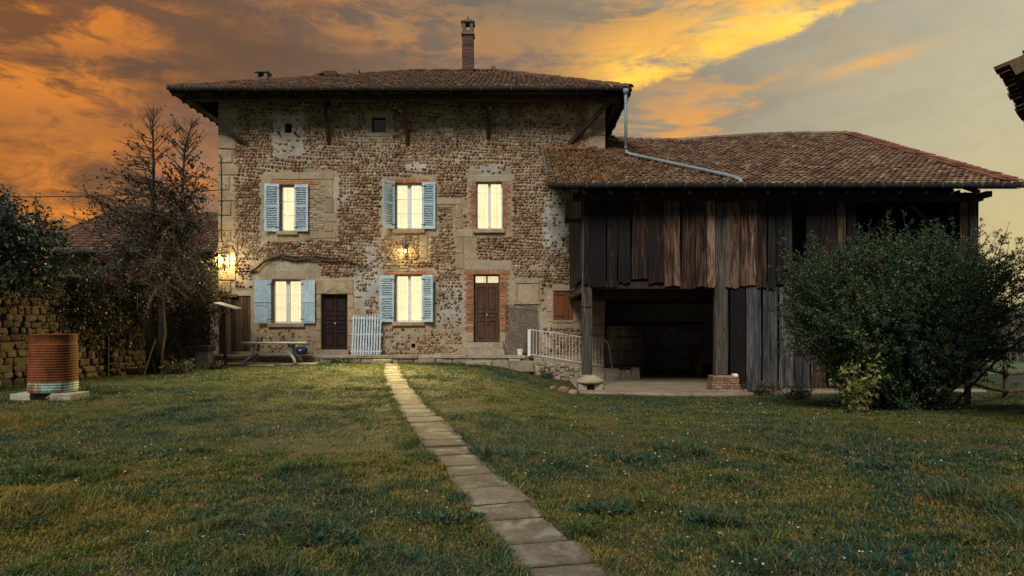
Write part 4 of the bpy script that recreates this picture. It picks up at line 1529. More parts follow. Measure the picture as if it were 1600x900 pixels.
# cable, lantern bracket and vine on the facade
def facade_bits():
    c = MB().tube([(fx(346.5), HY - .075, fz(246)), (fx(347.5), HY - .075, fz(300)), (fx(347), HY - .075, fz(372)), (fx(350), HY - .075, fz(384)), (fx(364), HY - .07, fz(387)), (fx(369), HY - .06, fz(395)), (fx(371), HY - .06, fz(418)), (fx(378), HY - .06, fz(424)), (fx(392), HY - .06, fz(424))], .016, 5)
    c.build('cable', A['iron'], house, smooth=True)
    MB().tube([(fx(343.5), HY - .06, fz(243)), (fx(346.5), HY - .075, fz(246))], .02, 5).build('cable', A['iron'], house)
    v = empty('bare_vine', (fx(395), HY - .1, fz(424)), 'bare woody vine trained along the facade between the storeys', 'vine')
    pts = [(392, 424), (402, 420), (412, 411), (421, 405), (432, 401), (445, 403), (462, 407), (480, 405), (500, 406), (520, 409), (540, 408), (556, 412), (566, 416), (580, 415)]
    P = [(fx(a), HY - .09 - .02 * math.sin(i), fz(b)) for i, (a, b) in enumerate(pts)]
    MB().tube(P, [.05, .05, .045, .045, .04, .045, .04, .038, .035, .035, .03, .026, .02, .012], 6).build('stem', A['bark'], v, smooth=True)
    P2 = [(fx(a), HY - .11, fz(b)) for a, b in ((420, 406), (440, 399), (470, 402), (492, 400), (515, 404), (548, 404))]
    MB().tube(P2, [.03, .03, .025, .025, .02, .01], 5).build('stem', A['bark'], v, smooth=True)
    for k in range(34):
        i = random.randrange(2, len(P) - 1)
        p = Vector(P[i]).lerp(Vector(P[i + 1]) if i + 1 < len(P) else Vector(P[i]), random.random())
        q = p + Vector((random.uniform(-.25, .25), -.04, random.uniform(-.12, .25)))
        r = q + Vector((random.uniform(-.12, .12), .01, random.uniform(-.05, .18)))
        MB().tube([p, q, r], [.012, .008, .004], 4).build('twig', A['bark'], v)


facade_bits()


def wall_lamp(px, py, label, power, spot=None):
    x, z = fx(px), fz(py)
    e = empty('wall_lamp', (x, HY - .1, z), label, 'lamp')
    MB().box(x - .05, x + .05, HY - .09, HY - .04, z - .12, z + .08).build('wall_plate', A['iron'], e)
    MB().tube([(x, HY - .07, z + .04), (x, HY - .16, z + .12), (x, HY - .22, z + .08)], .012, 6).build('arm', A['iron'], e)
    y = HY - .22
    MB().lathe((x, y, z + .02), [(.085, 0), (.06, .05), (.015, .09)], 8).build('hood', A['iron'], e)
    for k in range(4):
        t = math.pi / 4 + k * math.pi / 2
        MB().bar((x + .07 * math.cos(t), y + .07 * math.sin(t), z + .02), (x + .05 * math.cos(t), y + .05 * math.sin(t), z - .14), .008, .008).build('cage_bar', A['iron'], e)
    MB().lathe((x, y, z - .16), [(.05, 0), (.055, .02)], 8).build('base', A['iron'], e)
    MB().lathe((x, y, z - .12), [(.012, 0), (.03, .03), (.034, .06), (.02, .10), (.006, .125)], 10).build('bulb', A['bulb'], e, smooth=True)
    l = bpy.data.lights.new('lamp_light', 'POINT')
    l.energy = power
    l.color = (1.0, .70, .24)
    l.shadow_soft_size = .05
    lo = bpy.data.objects.new('lamp_light', l)
    COL.objects.link(lo)
    lo.parent = e
    lo.location = (0, -.22, -.07)
    if spot:  # added spot to brighten the lawn, not light the small lamp gives
        s = bpy.data.lights.new('lawn_fill_spot', 'SPOT')
        s.energy, s.spot_size, s.spot_blend = spot[0], R(spot[1]), 1.0
        s.color = (1.0, .74, .26)
        s.shadow_soft_size = .08
        so = bpy.data.objects.new('lawn_fill_spot', s)
        COL.objects.link(so)
        so.parent = e
        so.location = (0, -.3, -.14)
        so.rotation_euler = (Vector(spot[2])).to_track_quat('-Z', 'Y').to_euler()


wall_lamp(635, 391, 'small lit wall lamp above the lower middle window', 30, (7000, 104, (-.16, -.84, -.50)))
wall_lamp(351, 404, 'small lit wall lamp at the left corner of the farmhouse', 120)

# ------------------------------------------------------------------ barn
BF = 19.8                      # front wall plane
BS = FPX / BF
def bx(px): return (px - 812) / BS
def bz(py): return EYE + (510 - py) / BS


FLZ = -.5                      # barn floor level
barn = empty('barn', (8, 24, FLZ), 'weathered open barn of dark vertical planks with a sagging tile roof', 'barn')
BXL, BXR = .84, 14.3
BEY, BEZ, BRY, BRZ = 19.0, 5.42, 28.8, 9.66
BWL, BWR = 1.86, 13.62


def barn_z(x, v):
    """sag of the old roof: x along the ridge, v 0 eave .. 1 ridge"""
    s = math.exp(-((x - 6.2) / 3.3) ** 2)
    return -.30 * s * max(0, min(1, v)) + .05 * math.sin(x * 1.7) * v * (1 - v)


def barn_build():
    fl = MB()
    xs = [1.7, 3, 4.4, 5.9, 7.5, 10, 13.6]
    fr = [19.0, 18.75, 18.35, 18.5, 18.75, 19.3, 19.4]
    vs, fs = [], []
    for x, f in zip(xs, fr):
        vs += [(x, f, FLZ - .3), (x, f, FLZ + .02), (x, 29.2, FLZ + .05), (x, f + .06, FLZ + .045)]
    for i in range(len(xs) - 1):
        a, b = i * 4, i * 4 + 4
        fs += [(a, b, b + 1, a + 1), (a + 1, b + 1, b + 3, a + 3), (a + 3, b + 3, b + 2, a + 2)]
    fl.add(vs, fs)
    o = fl.build('barn_floor', A['barn_floor'])
    o['kind'] = 'structure'

    roof = empty('roof', (8, BRY, BEZ), parent=barn)
    sl = Vector((0, BRY - BEY, BRZ - BEZ)); L = sl.length; sv = sl / L
    nn = Vector((0, -sv.z, sv.y))
    def pb(u, v, h): return Vector((u, BEY, BEZ)) + sv * v + nn * h + Vector((0, 0, barn_z(u, v / L)))
    vwall = (HY - BEY) / (BRY - BEY) * L
    def inb(u, v):
        if not (BXL - .02 < u < BXR + .02) or v > L: return False
        return not (u < HX1 + .10 and v > vwall - .06)
    tile_field('roof_tiles', 'barn_tile', roof, inb, BXL + .1, BXR, -.02, L, pb, du=.205, dv=.29, r=.088, jitter=.01)
    # deck under the tiles, following the sag
    for (u0, u1, v0, v1) in ((BXL, HX1 + .02, 0, vwall - .02), (HX1 + .02, BXR, 0, L)):
        nu, nvv = 16, 8
        m = MB()
        for h in (0, -.10):
            b = len(m.v)
            m.v += [tuple(pb(u0 + (u1 - u0) * i / nu, v0 + (v1 - v0) * j / nvv, h)) for j in range(nvv + 1) for i in range(nu + 1)]
            m.f += [(b + j * (nu + 1) + i, b + j * (nu + 1) + i + 1, b + (j + 1) * (nu + 1) + i + 1, b + (j + 1) * (nu + 1) + i) for j in range(nvv) for i in range(nu)]
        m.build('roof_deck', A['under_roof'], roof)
    # rear slope and gable closing
    m = MB().prism([(HX1 + .02, BRY, BRZ - .32), (BXR, BRY, BRZ - .04), (BXR, 38.5, 5.4), (HX1 + .02, 38.5, 5.4)], (0, 0, .06))
    m.build('rear_slope', A['roof_tile'], roof)
    # ridge tiles
    cap = MB()
    for k in range(6):
        a0, a1 = math.pi * k / 6, math.pi * (k + 1) / 6
        cap.add([(-.2, -math.cos(a0) * .15, math.sin(a0) * .12), (-.2, -math.cos(a1) * .15, math.sin(a1) * .12), (.21, -math.cos(a1) * .12, math.sin(a1) * .095), (.21, -math.cos(a0) * .12, math.sin(a0) * .095)], [(0, 1, 2, 3)])
        cap.add([(-.2, -math.cos(a0) * .15, math.sin(a0) * .12), (-.2, -math.cos(a1) * .15, math.sin(a1) * .12), (-.2, -math.cos(a1) * .11, math.sin(a1) * .085), (-.2, -math.cos(a0) * .11, math.sin(a0) * .085)], [(0, 1, 2, 3)])
    cme = cap.mesh('ridge_tile', A['barn_tile'], (0, 0, 0))
    x = HX1 + .3
    while x < BXR - .1:
        p = pb(x, L, .06)
        p.z += random.uniform(-.012, .012)
        link_mesh('ridge_tile', cme, p, roof, rot=(0, random.uniform(-.03, .07), math.pi + random.uniform(-.05, .05)))
        x += .40
    # red verge tiles along the right edge (two flat rows and a capping row)
    vt = MB().slab(-.14, .14, -.21, .21, -.012, .016, .006, .0).mesh('verge_tile', A['red_tile'], (0, 0, 0))
    pitch = math.atan2(sv.z, sv.y)
    n = int(L / .34)
    for k in range(n):
        v = (k + .5) * L / n
        link_mesh('verge_tile', vt, pb(BXR - .05, v, .15 + random.uniform(-.01, .01)), roof, rot=(pitch - .06, random.uniform(-.04, .04), random.uniform(-.04, .04)))
        if random.random() < .9:
            link_mesh('verge_tile', vt, pb(BXR - .33 + random.uniform(-.02, .02), v + .1, .13 + random.uniform(-.01, .012)), roof, rot=(pitch - .06, random.uniform(-.05, .05), random.uniform(-.06, .06)))
    # mortared red tiles against the farmhouse wall and the zinc flashing on the left verge
    ft = MB().slab(-.14, .14, -.21, .21, -.012, .016, .006, .0).mesh('flashing_tile', A['old_red'], (0, 0, 0))
    x = BXL + .25
    while x < HX1:
        link_mesh('flashing_tile', ft, pb(x, vwall - .16, .15 + random.uniform(-.03, .05)), roof, rot=(pitch + random.uniform(-.2, .3), random.uniform(-.25, .25), random.uniform(-.5, .5)), scale=(1.0, .8, 1.6))
        link_mesh('flashing_tile', ft, pb(x + .1, vwall - .34, .13), roof, rot=(pitch + random.uniform(-.15, .15), random.uniform(-.2, .2), random.uniform(-.4, .4)), scale=(.8, .6, 1.2))
        x += .24
    m = MB()
    P = [pb(BXL - .02, v, h) for v, h in ((.9, .02), (vwall - .1, .02), (vwall - .1, .22), (.9, .2))]
    m.prism(P, (-.012, 0, 0))
    m.build('flashing', A['blue_zinc'], roof)
    P = [pb(BXL - .02, v, h) for v, h in ((-.05, -.12), (.9, -.12), (.9, .17), (-.05, .15))]
    m = MB().prism(P, (-.02, 0, 0))
    m.build('flashing', A['red_tile'], roof)
    # gutter with brackets
    m = MB()
    prev = None
    for k in range(9):
        t = math.pi * k / 8
        y, z = BEY - .08 - math.cos(t) * .085, BEZ + .035 - math.sin(t) * .12
        if prev:
            m.add([(BXL - .05, prev[0], prev[1]), (BXR + .05, prev[0], prev[1]), (BXR + .05, y, z), (BXL - .05, y, z)], [(0, 1, 2, 3)])
        prev = (y, z)
    for xx in (BXL - .05, BXR + .05):
        ring = [(xx, BEY - .08 - math.cos(math.pi * k / 8) * .085, BEZ + .035 - math.sin(math.pi * k / 8) * .12) for k in range(9)]
        m.add(ring, [tuple(range(9))])
    m.build('gutter', A['gutter'], roof, smooth=False)
    x = BXL + .5
    while x < BXR:
        MB().tube([(x, BEY - .08 - math.cos(math.pi * k / 8) * .092, BEZ + .037 - math.sin(math.pi * k / 8) * .125) for k in range(9)], .009, 4).build('gutter_bracket', A['zinc'], roof)
        x += .56
    # eaves purlin and rafters
    MB().box(BWL - .3, BWR + .1, BF - .1, BF + .12, 5.12, 5.36).build('purlin', A['beam_dark'], roof)
    x = BWL
    while x < BWR:
        MB().bar((x, BEY + .03, BEZ - .18), (x, BF + .6, BEZ - .18 + sv.z / sv.y * (BF + .6 - BEY - .03)), .09, .11).build('rafter', A['beam_dark'], roof)
        x += .75

    # upper plank wall: boundaries read off board by board
    ups = [(911, 920.4, 'b', 444), (921, 947, 'b', 448), (947.6, 965, 'b', 449), (965.5, 986, 'b', 441), (986.5, 1012, 'b', 437), (1012.5, 1038, 'b', 444), (1038.5, 1064, 'b', 450), (1064.5, 1086, 'b', 450), (1086.6, 1104, 'b', 450),
           (1104.5, 1118, 'b', 450), (1133, 1155, 'b', 448), (1155.5, 1182, 'b', 449), (1182.5, 1199, 'b', 448), (1199.4, 1212, 'g', 450), (1212.4, 1226, 'b', 447), (1226.4, 1239, 'g', 448),
           (1258, 1280, 'b', 447), (1280.6, 1307, 'b', 449), (1307.6, 1322, 'b', 449), (1322.5, 1337, 'b', 449)]
    for (a, b, c, bot) in ups:
        plank(bx(a), bx(b), BF, bz(bot) + random.uniform(-.05, .04), 5.12, c)
    for k in range(15):              # lower boards right of the opening, on behind the bush
        a = 1141 + k * 25.5
        w = 24.5
        plank(bx(a) + .004, bx(a + w) + random.uniform(-.02, .01), BF + .06 + random.uniform(0, .012), FLZ - .08, bz(449) + .02, 'g' if k % 5 else 'b')
    for k in range(7):               # parapet boards under the hay opening
        a = 1338 + k * 24
        plank(bx(a) + .004, bx(a + 23.3), BF + .01, bz(450), bz(398) + random.uniform(-.06, .06), 'b' if k % 2 else 'g')
    for (a, b, c) in ((1499, 1513, 'b'), (1513.4, 1528, 'g')):
        plank(bx(a), bx(b), BF - .02, bz(455), 5.1, c)
    # beams
    MB().box(bx(926), bx(1118), BF + .05, BF + .25, bz(450) - .02, bz(450) + .20, .01).build('lintel_beam', A['beam_dark'], barn)
    MB().box(bx(1140), BWR, BF + .095, BF + .25, bz(450) - .02, bz(450) + .18, .01).build('lintel_beam', A['beam_dark'], barn)
    MB().box(bx(1337), bx(1500), BF + .06, BF + .22, bz(312), bz(300), .01).build('lintel_beam', A['beam_dark'], barn)
    MB().box(bx(1522), bx(1532), BF - .5, BF + .3, bz(312), bz(304), .01).build('beam_end', A['post_wood'], barn)
    MB().bar((bx(1340), BF + .35, bz(395)), (bx(1408), BF + .35, bz(316)), .10, .12).build('brace', A['beam_dark'], barn)
    MB().bar((bx(1495), BF + .35, bz(380)), (bx(1432), BF + .35, bz(316)), .10, .12).build('brace', A['beam_dark'], barn)
    # posts on their bases
    for (a, b, lo, hi, wob) in ((910, 925, FLZ + .46, 5.1, .02), (1119, 1139, FLZ + .46, 5.1, .015), (1500, 1527, FLZ - .3, bz(455), .01)):
        m = MB()
        x0, x1 = bx(a), bx(b)
        n = 7
        for i in range(n):
            z = lo + (hi - lo) * i / (n - 1)
            j = lambda: random.uniform(-wob, wob)
            m.v += [(x0 + j(), BF + .07 + j(), z), (x0 + .04 + j(), BF + .035 + j(), z), (x1 - .04 + j(), BF + .035 + j(), z), (x1 + j(), BF + .07 + j(), z), (x1 + j(), BF + .28, z), (x0 + j(), BF + .28, z)]
        for i in range(n - 1):
            for k in range(6):
                k2 = (k + 1) % 6
                m.f.append((i * 6 + k, i * 6 + k2, i * 6 + 6 + k2, i * 6 + 6 + k))
        m.f += [(0, 1, 2, 3, 4, 5), tuple(range((n - 1) * 6, n * 6))]
        m.build('post', A['post_wood'], barn)
    MB().tube([(bx(907), BF + .06, bz(478)), (bx(918), BF + .015, bz(479.5)), (bx(928), BF + .06, bz(478))], .012, 5).build('iron_band', A['iron'], barn)
    # left base: worn stone disc on two blocks
    cx = bx(921)
    b = empty('post_base', (cx, BF - .1, FLZ), parent=barn)
    MB().lathe((cx, BF - .1, FLZ + .22), [(.36, 0), (.41, .04), (.41, .08), (.36, .11), (.33, .13), (.27, .17), (.17, .24)], 18, wob=.03).build('base_stone', A['terrace_stone'], b)
    MB().slab(cx - .36, cx - .12, BF - .34, BF + .1, FLZ - .1, FLZ + .22, .03, .02).build('base_block', A['terrace_stone'], b)
    MB().slab(cx + .12, cx + .36, BF - .34, BF + .1, FLZ - .1, FLZ + .22, .03, .02).build('base_block', A['terrace_stone'], b)
    MB().box(cx - .11, cx + .11, BF - .1, BF + .2, FLZ - .1, FLZ + .2).build('base_block', A['terrace_stone'], b)
    # right base: tapering brick pier
    cx = bx(1127)
    b = empty('post_base', (cx, BF - .1, FLZ), parent=barn)
    one('core', A['mortar_joint'], b, 'box', cx - .33, cx + .33, BF - .40, BF + .05, FLZ - .2, FLZ + .44)
    for r in range(8):
        z = FLZ - .12 + r * .072
        hw = .46 - r * .012
        x = -hw
        first = True
        while x < hw - .02:
            w = .11 if (r % 2 and first) else .225
            first = False
            x1 = min(x + w, hw)
            if x1 - x > .04:
                MB().block(cx + x + .006, cx + x1 - .006, BF - .50 + r * .008 + random.uniform(-.008, .008), BF - .3, z + .005, z + .066, .006, .004).build('brick', A['pale_brick'], b)
            x = x1
        for s in (-1, 1):
            xa, xb = sorted((cx + s * hw, cx + s * (hw - .14)))
            MB().box(xa, xb, BF - .29, BF + .05, z + .005, z + .066, .004).build('brick', A['pale_brick'], b)
    MB().slab(cx + .22, cx + .36, BF - .42, BF - .28, FLZ + .452, FLZ + .52, .02, .01).build('white_stone', A['white_paint'], b)

    # left side boards, running back to the farmhouse
    y = BF + .1
    k = 0
    while y < HY - .5:
        w = random.uniform(.22, .34)
        zb = bz(434) - (y - BF) * .02 + random.uniform(-.06, .04)
        m = MB()
        zt = 5.15 + (y - BEY - .6) * .43
        m.box(BWL - .02, BWL + .012, y, min(y + w - .008, HY - .15), zb, min(zt, 7.4), .006)
        m.build('plank', A['plank_grey'], barn)
        y += w; k += 1
    MB().box(BWL - .03, BWL + .13, BF + .3, HY - .12, bz(450) - .12, bz(450) + .02, .01).build('floor_beam', A['post_wood'], barn)
    MB().box(BWL - .5, BWL, BF + .4, BF + .55, 4.55, 4.68).build('beam_end', A['beam_dark'], barn)
    # hay floor, end wall, back wall
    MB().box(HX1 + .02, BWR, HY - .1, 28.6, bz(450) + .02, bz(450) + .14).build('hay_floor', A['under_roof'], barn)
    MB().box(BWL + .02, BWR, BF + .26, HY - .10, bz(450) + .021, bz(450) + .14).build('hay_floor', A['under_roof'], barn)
    for k in range(5):
        yy = 21 + k * 1.6
        MB().box(HX1 + .05 if yy > HY else BWL + .1, BWR - .1, yy, yy + .2, bz(450) - .2, bz(450) + .019).build('joist', A['beam_dark'], barn)
    y = BF + .2
    while y < 28.6:
        MB().box(BWR - .04, BWR, y, y + .29, FLZ - .8, 5.2 + max(0, (y - BEY - .6)) * .42, .005).build('plank', A['plank_grey'], barn)
        y += .3
    MB().box(HX1 + .01, BWR, 28.6, 29.0, FLZ - .3, 9.2).build('rear_wall', A['mortar_joint'], barn)
    for r in range(9):
        x = HX1 + .2
        while x < 9:
            w = random.uniform(.25, .5)
            if random.random() < .75:
                MB().block(x, x + w - .04, 28.52 + random.uniform(-.03, .03), 28.62, FLZ + .06 + r * .2, FLZ + .22 + r * .2, .04, .03).build('stone', A['ashlar'], barn)
            x += w
    # pale beam and a shelf seen in the dark
    MB().box(HX1 + .2, 7.5, 27.2, 27.35, 1.45, 1.6).build('rail_beam', A['beam_dark'], barn)


def plank(x0, x1, y, zb, zt, c):
    """a weathered board with a ragged foot"""
    m = MB()
    n = 5
    w = x1 - x0
    lean = random.uniform(-.03, .03)
    x0 += random.uniform(0, .012); x1 -= random.uniform(0, .03); w = x1 - x0
    th = random.uniform(.022, .034)
    yo = random.uniform(-.018, .012)
    bow = random.uniform(-.015, .01)
    low = [(x0 + w * i / (n - 1), zb + random.uniform(-.035, .05)) for i in range(n)]
    for (yy) in (y + yo - th, y + yo):
        m.v += [(a, yy, z) for a, z in low]
        m.v += [(x0 + w * i / (n - 1) + lean * .5, yy + bow, (zb + zt) / 2) for i in range(n)]
        m.v += [(x0 + w * i / (n - 1) + lean, yy, zt) for i in range(n)]
    N = 3 * n
    for r in range(2):
        for i in range(n - 1):
            a = r * n + i
            m.f += [(a, a + 1, a + n + 1, a + n), (N + a, N + a + n, N + a + n + 1, N + a + 1)]
        m.f += [(r * n, r * n + n, N + r * n + n, N + r * n), (r * n + n - 1, N + r * n + n - 1, N + r * n + 2 * n - 1, r * n + 2 * n - 1)]
    m.f += [(i, N + i, N + i + 1, i + 1) for i in range(n - 1)] + [(2 * n + i, 2 * n + i + 1, N + 2 * n + i + 1, N + 2 * n + i) for i in range(n - 1)]
    return m.build('plank', A['plank_brown' if c == 'b' else 'plank_grey'], barn)


barn_build()

# things in and by the barn
def barn_things():
    # big cask
    cx, cy = bx(973) * 23.2 / BF, 23.4 + .35
    cx = (973 - 812) / FPX * 24.4
    cy = 24.4 + .6
    cx = max(cx, HX1 + .75)
    z0 = FLZ + .06
    e = empty('cask', (cx, cy, z0), 'big old wooden cask standing in the dark barn', 'cask')
    H, r0, r1 = 1.85, .66, .76
    n = 22
    for k in range(n):
        a0, a1 = 2 * math.pi * k / n + .008, 2 * math.pi * (k + 1) / n - .008
        m = MB()
        L = 5
        for i in range(L):
            t = i / (L - 1)
            r = r0 + (r1 - r0) * math.sin(math.pi * t)
            for a in (a0, a1):
                for rr in (r, r - .04):
                    m.v.append((cx + rr * math.cos(a), cy + rr * math.sin(a), z0 + H * t))
        for i in range(L - 1):
            b = i * 4
            m.f += [(b, b + 2, b + 6, b + 4), (b + 1, b + 5, b + 7, b + 3), (b, b + 4, b + 5, b + 1), (b + 2, b + 3, b + 7, b + 6)]
        m.f += [(0, 1, 3, 2), (16, 18, 19, 17)]
        m.build('stave', A['cask'], e)
    for t in (.06, .22, .5, .78, .94):
        r = r0 + (r1 - r0) * math.sin(math.pi * t) + .006
        MB().lathe((cx, cy, z0 + H * t - .03), [(r, 0), (r, .06)], 28, False, False).build('hoop', A['hoop'], e)
    MB().lathe((cx, cy, z0 + H - .06), [(r0 - .02, 0), (r0 - .02, .02)], 24).build('cask_head', A['cask'], e)
    # kennel
    kx, ky = 7.35, 26.6
    e = empty('kennel', (kx, ky, FLZ), 'small wooden dog kennel with pitched roof at the back of the barn', 'kennel')
    w, d, h = .85, .9, .62
    MB().box(kx - w / 2, kx + w / 2, ky - d / 2 + .02, ky + d / 2, FLZ + .04, FLZ + .04 + h).build('body', A['kennel_wood'], e)
    MB().prism([(kx - w / 2, ky - d / 2, FLZ + .04 + h), (kx + w / 2, ky - d / 2, FLZ + .04 + h), (kx, ky - d / 2, FLZ + h + .45)], (0, d, 0)).build('gable', A['kennel_wood'], e)
    for s in (-1, 1):
        MB().prism([(kx + s * (w / 2 + .12), ky - d / 2 - .08, FLZ + h - .06), (kx, ky - d / 2 - .08, FLZ + h + .47), (kx, ky - d / 2 - .08, FLZ + h + .51), (kx + s * (w / 2 + .14), ky - d / 2 - .08, FLZ + h - .03)], (0, d + .16, 0)).build('roof_board', A['kennel_wood'], e)
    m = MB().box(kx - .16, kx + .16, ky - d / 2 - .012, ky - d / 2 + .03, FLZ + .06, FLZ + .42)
    m.build('doorway', A['black'], e)  # black plate on the solid body, painted as the shaded opening
    # three chains hanging from the hay floor
    for (px, bot, lab) in ((975, 476, 'thin chain with a hook nearest the left barn post'), (1021, 479, 'thick knotted chain hanging in the middle of the barn doorway'), (1088, 477, 'thin chain with a hook nearest the right barn post')):
        y = 21.2
        sx = (px - 812) / FPX * y
        ztop = bz(450) - .04
        zb = EYE + (510 - bot) / FPX * y
        e = empty('hanging_chain', (sx, y, ztop), lab, 'chain', 'chains in the barn doorway')
        thick = .02 if px == 1021 else .011
        z = ztop + .1
        k = 0
        while z > zb:
            pts = []
            for i in range(9):
                t = 2 * math.pi * i / 8
                a, b = thick * 1.3 * math.cos(t), thick * 2.6 * math.sin(t)
                pts.append((sx + (a if k % 2 else 0), y + (0 if k % 2 else a), z + b))
            MB().tube(pts, thick * .45, 4, False).build('link', A['hoop'], e)
            z -= thick * 3.9; k += 1
        MB().tube([(sx, y, zb + .02), (sx + .02, y, zb - .03), (sx - .03, y, zb - .06), (sx - .06, y, zb - .03)], thick * .6, 5).build('hook', A['iron'], e)


barn_things()

# ------------------------------------------------------------------ garden wall on the left
WX = -11.65


def garden_wall():
    e = empty('garden_wall', (WX, 18, 0), 'tall rubble stone garden wall on the left running up to the farmhouse', 'wall')
    ys = np.arange(9.0, 25.01, .2)
    zs = np.arange(-.4, 2.81, .16)
    Y, Z = np.meshgrid(ys, zs)
    top = 2.62 + .14 * (fbm(Y * .8, Y * 0, 5, 3) - .5)
    Z2 = np.minimum(Z, top)
    X = WX + (fbm(Y * 2.6, Z * 2.6, 9, 3) - .5) * .10
    V = np.stack([X.ravel(), Y.ravel(), Z2.ravel()], 1)
    ny, nz_ = len(ys), len(zs)
    i, j = np.meshgrid(np.arange(ny - 1), np.arange(nz_ - 1))
    a = (j * ny + i).ravel()
    F = np.stack([a, a + 1, a + ny + 1, a + ny], 1)
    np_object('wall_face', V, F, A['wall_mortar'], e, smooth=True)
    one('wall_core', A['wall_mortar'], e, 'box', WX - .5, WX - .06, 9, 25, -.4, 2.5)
    # stones
    variants = []
    for k in range(8):
        m = MB()
        seg = 8
        for (r, h) in ((1, 0), (.95, .7), (.72, .95)):
            for s in range(seg):
                t = 2 * math.pi * s / seg
                q = 1 / max(abs(math.cos(t)), abs(math.sin(t))) ** .8
                jj = random.uniform(.78, 1.12)
                m.v.append((h + random.uniform(-.22, .15), math.cos(t) * r * q * jj * .5, math.sin(t) * r * q * jj * .5))
        m.v.append((1.0, 0, 0))
        for l in range(2):
            for s in range(seg):
                s2 = (s + 1) % seg
                m.f.append((l * seg + s, l * seg + s2, (l + 1) * seg + s2, (l + 1) * seg + s))
        for s in range(seg):
            m.f.append((2 * seg + s, 2 * seg + (s + 1) % seg, 3 * seg))
        me = m.mesh('stone', A['wall_stone'], (0, 0, 0))
        for p in me.polygons: p.use_smooth = True
        variants.append((me, m))
    st = []
    z = .02
    row = 0
    while z < 2.55:
        h = random.uniform(.15, .21)
        y = 12.5 + random.uniform(0, .3)
        while y < 24.9:
            w = random.uniform(.18, .40)
            if random.random() < .90:
                st.append((y + w / 2, z + h / 2 + .03 * math.sin(y * 1.3 + row), w * .97, h * .95))
            y += w
        z += h
        row += 1
    st.sort(key=lambda s: abs(s[0] - 16.5) if s[0] > 14.2 else 50)
    big = MB()
    for k, (y, z, w, h) in enumerate(st):
        me, mm = variants[k % 8]
        dep = random.uniform(.035, .10)
        if k < 300:
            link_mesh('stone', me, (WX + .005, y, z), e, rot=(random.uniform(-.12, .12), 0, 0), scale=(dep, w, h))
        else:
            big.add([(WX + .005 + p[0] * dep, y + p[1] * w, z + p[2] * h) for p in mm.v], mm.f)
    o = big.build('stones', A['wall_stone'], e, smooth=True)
    o['kind'] = 'stuff'
    # loose stones at the foot
    for k in range(26):
        y = random.uniform(14, 24)
        me, _ = variants[k % 8]
        link_mesh('stone', me, (WX + random.uniform(.15, .5), y, gz1(WX + .3, y) - .02), e, rot=(random.uniform(0, 6), random.uniform(-1.9, -1.2), random.uniform(0, 6)), scale=(random.uniform(.08, .15), random.uniform(.15, .3), random.uniform(.12, .24)))


garden_wall()


def outbuilding():
    e = empty('outbuilding', (-19, 32, 0), 'low outbuilding with a mottled tile roof behind the garden wall', 'building')
    y0, y1, z0, z1 = 27.2, 31.5, 4.48, 6.65
    x0, x1 = -20.6, -11.6
    MB().box(x0 + .5, x1, y0 + .6, 35, -.5, z0 + .2).build('wall', A['wall_mortar'], e)
    r = empty('roof', (-17, 30, z0), parent=e)
    sl = Vector((0, y1 - y0, z1 - z0)); L = sl.length; sv = sl / L
    nn = Vector((0, -sv.z, sv.y))
    def p(u, v, h): return Vector((u, y0, z0)) + sv * v + nn * h
    def ins(u, v): return u > x0 + (v / L) * .9 and u < x1
    m = MB().prism([p(x0, 0, 0), p(x1, 0, 0), p(x1, L, 0), p(x0 + .9, L, 0)], (0, 0, -.1))
    m.build('roof_deck', A['under_roof'], r)
    tile_field('roof_tiles', 'roof_tile', r, ins, x0, x1, 0, L, p, du=.22, dv=.33)
    m = MB().prism([(x0, y0, z0), (x0 + .9, y1, z1), (x0 + .9, 36, z0)], (.05, 0, 0))
    m.build('roof_end', A['roof_tile'], r)
    MB().tube([(x0, y0 - .05, z0 - .02), (x1, y0 - .05, z0 - .02)], .09, 8).build('gutter', A['gutter'], r, smooth=True)
    x = x0 + 1
    while x < x1:
        MB().tube([(x, y1, z1 + .04), (x + .42, y1, z1 + .06)], [.12, .10], 8).build('ridge_tile', A['roof_tile'], r)
        x += .4


outbuilding()


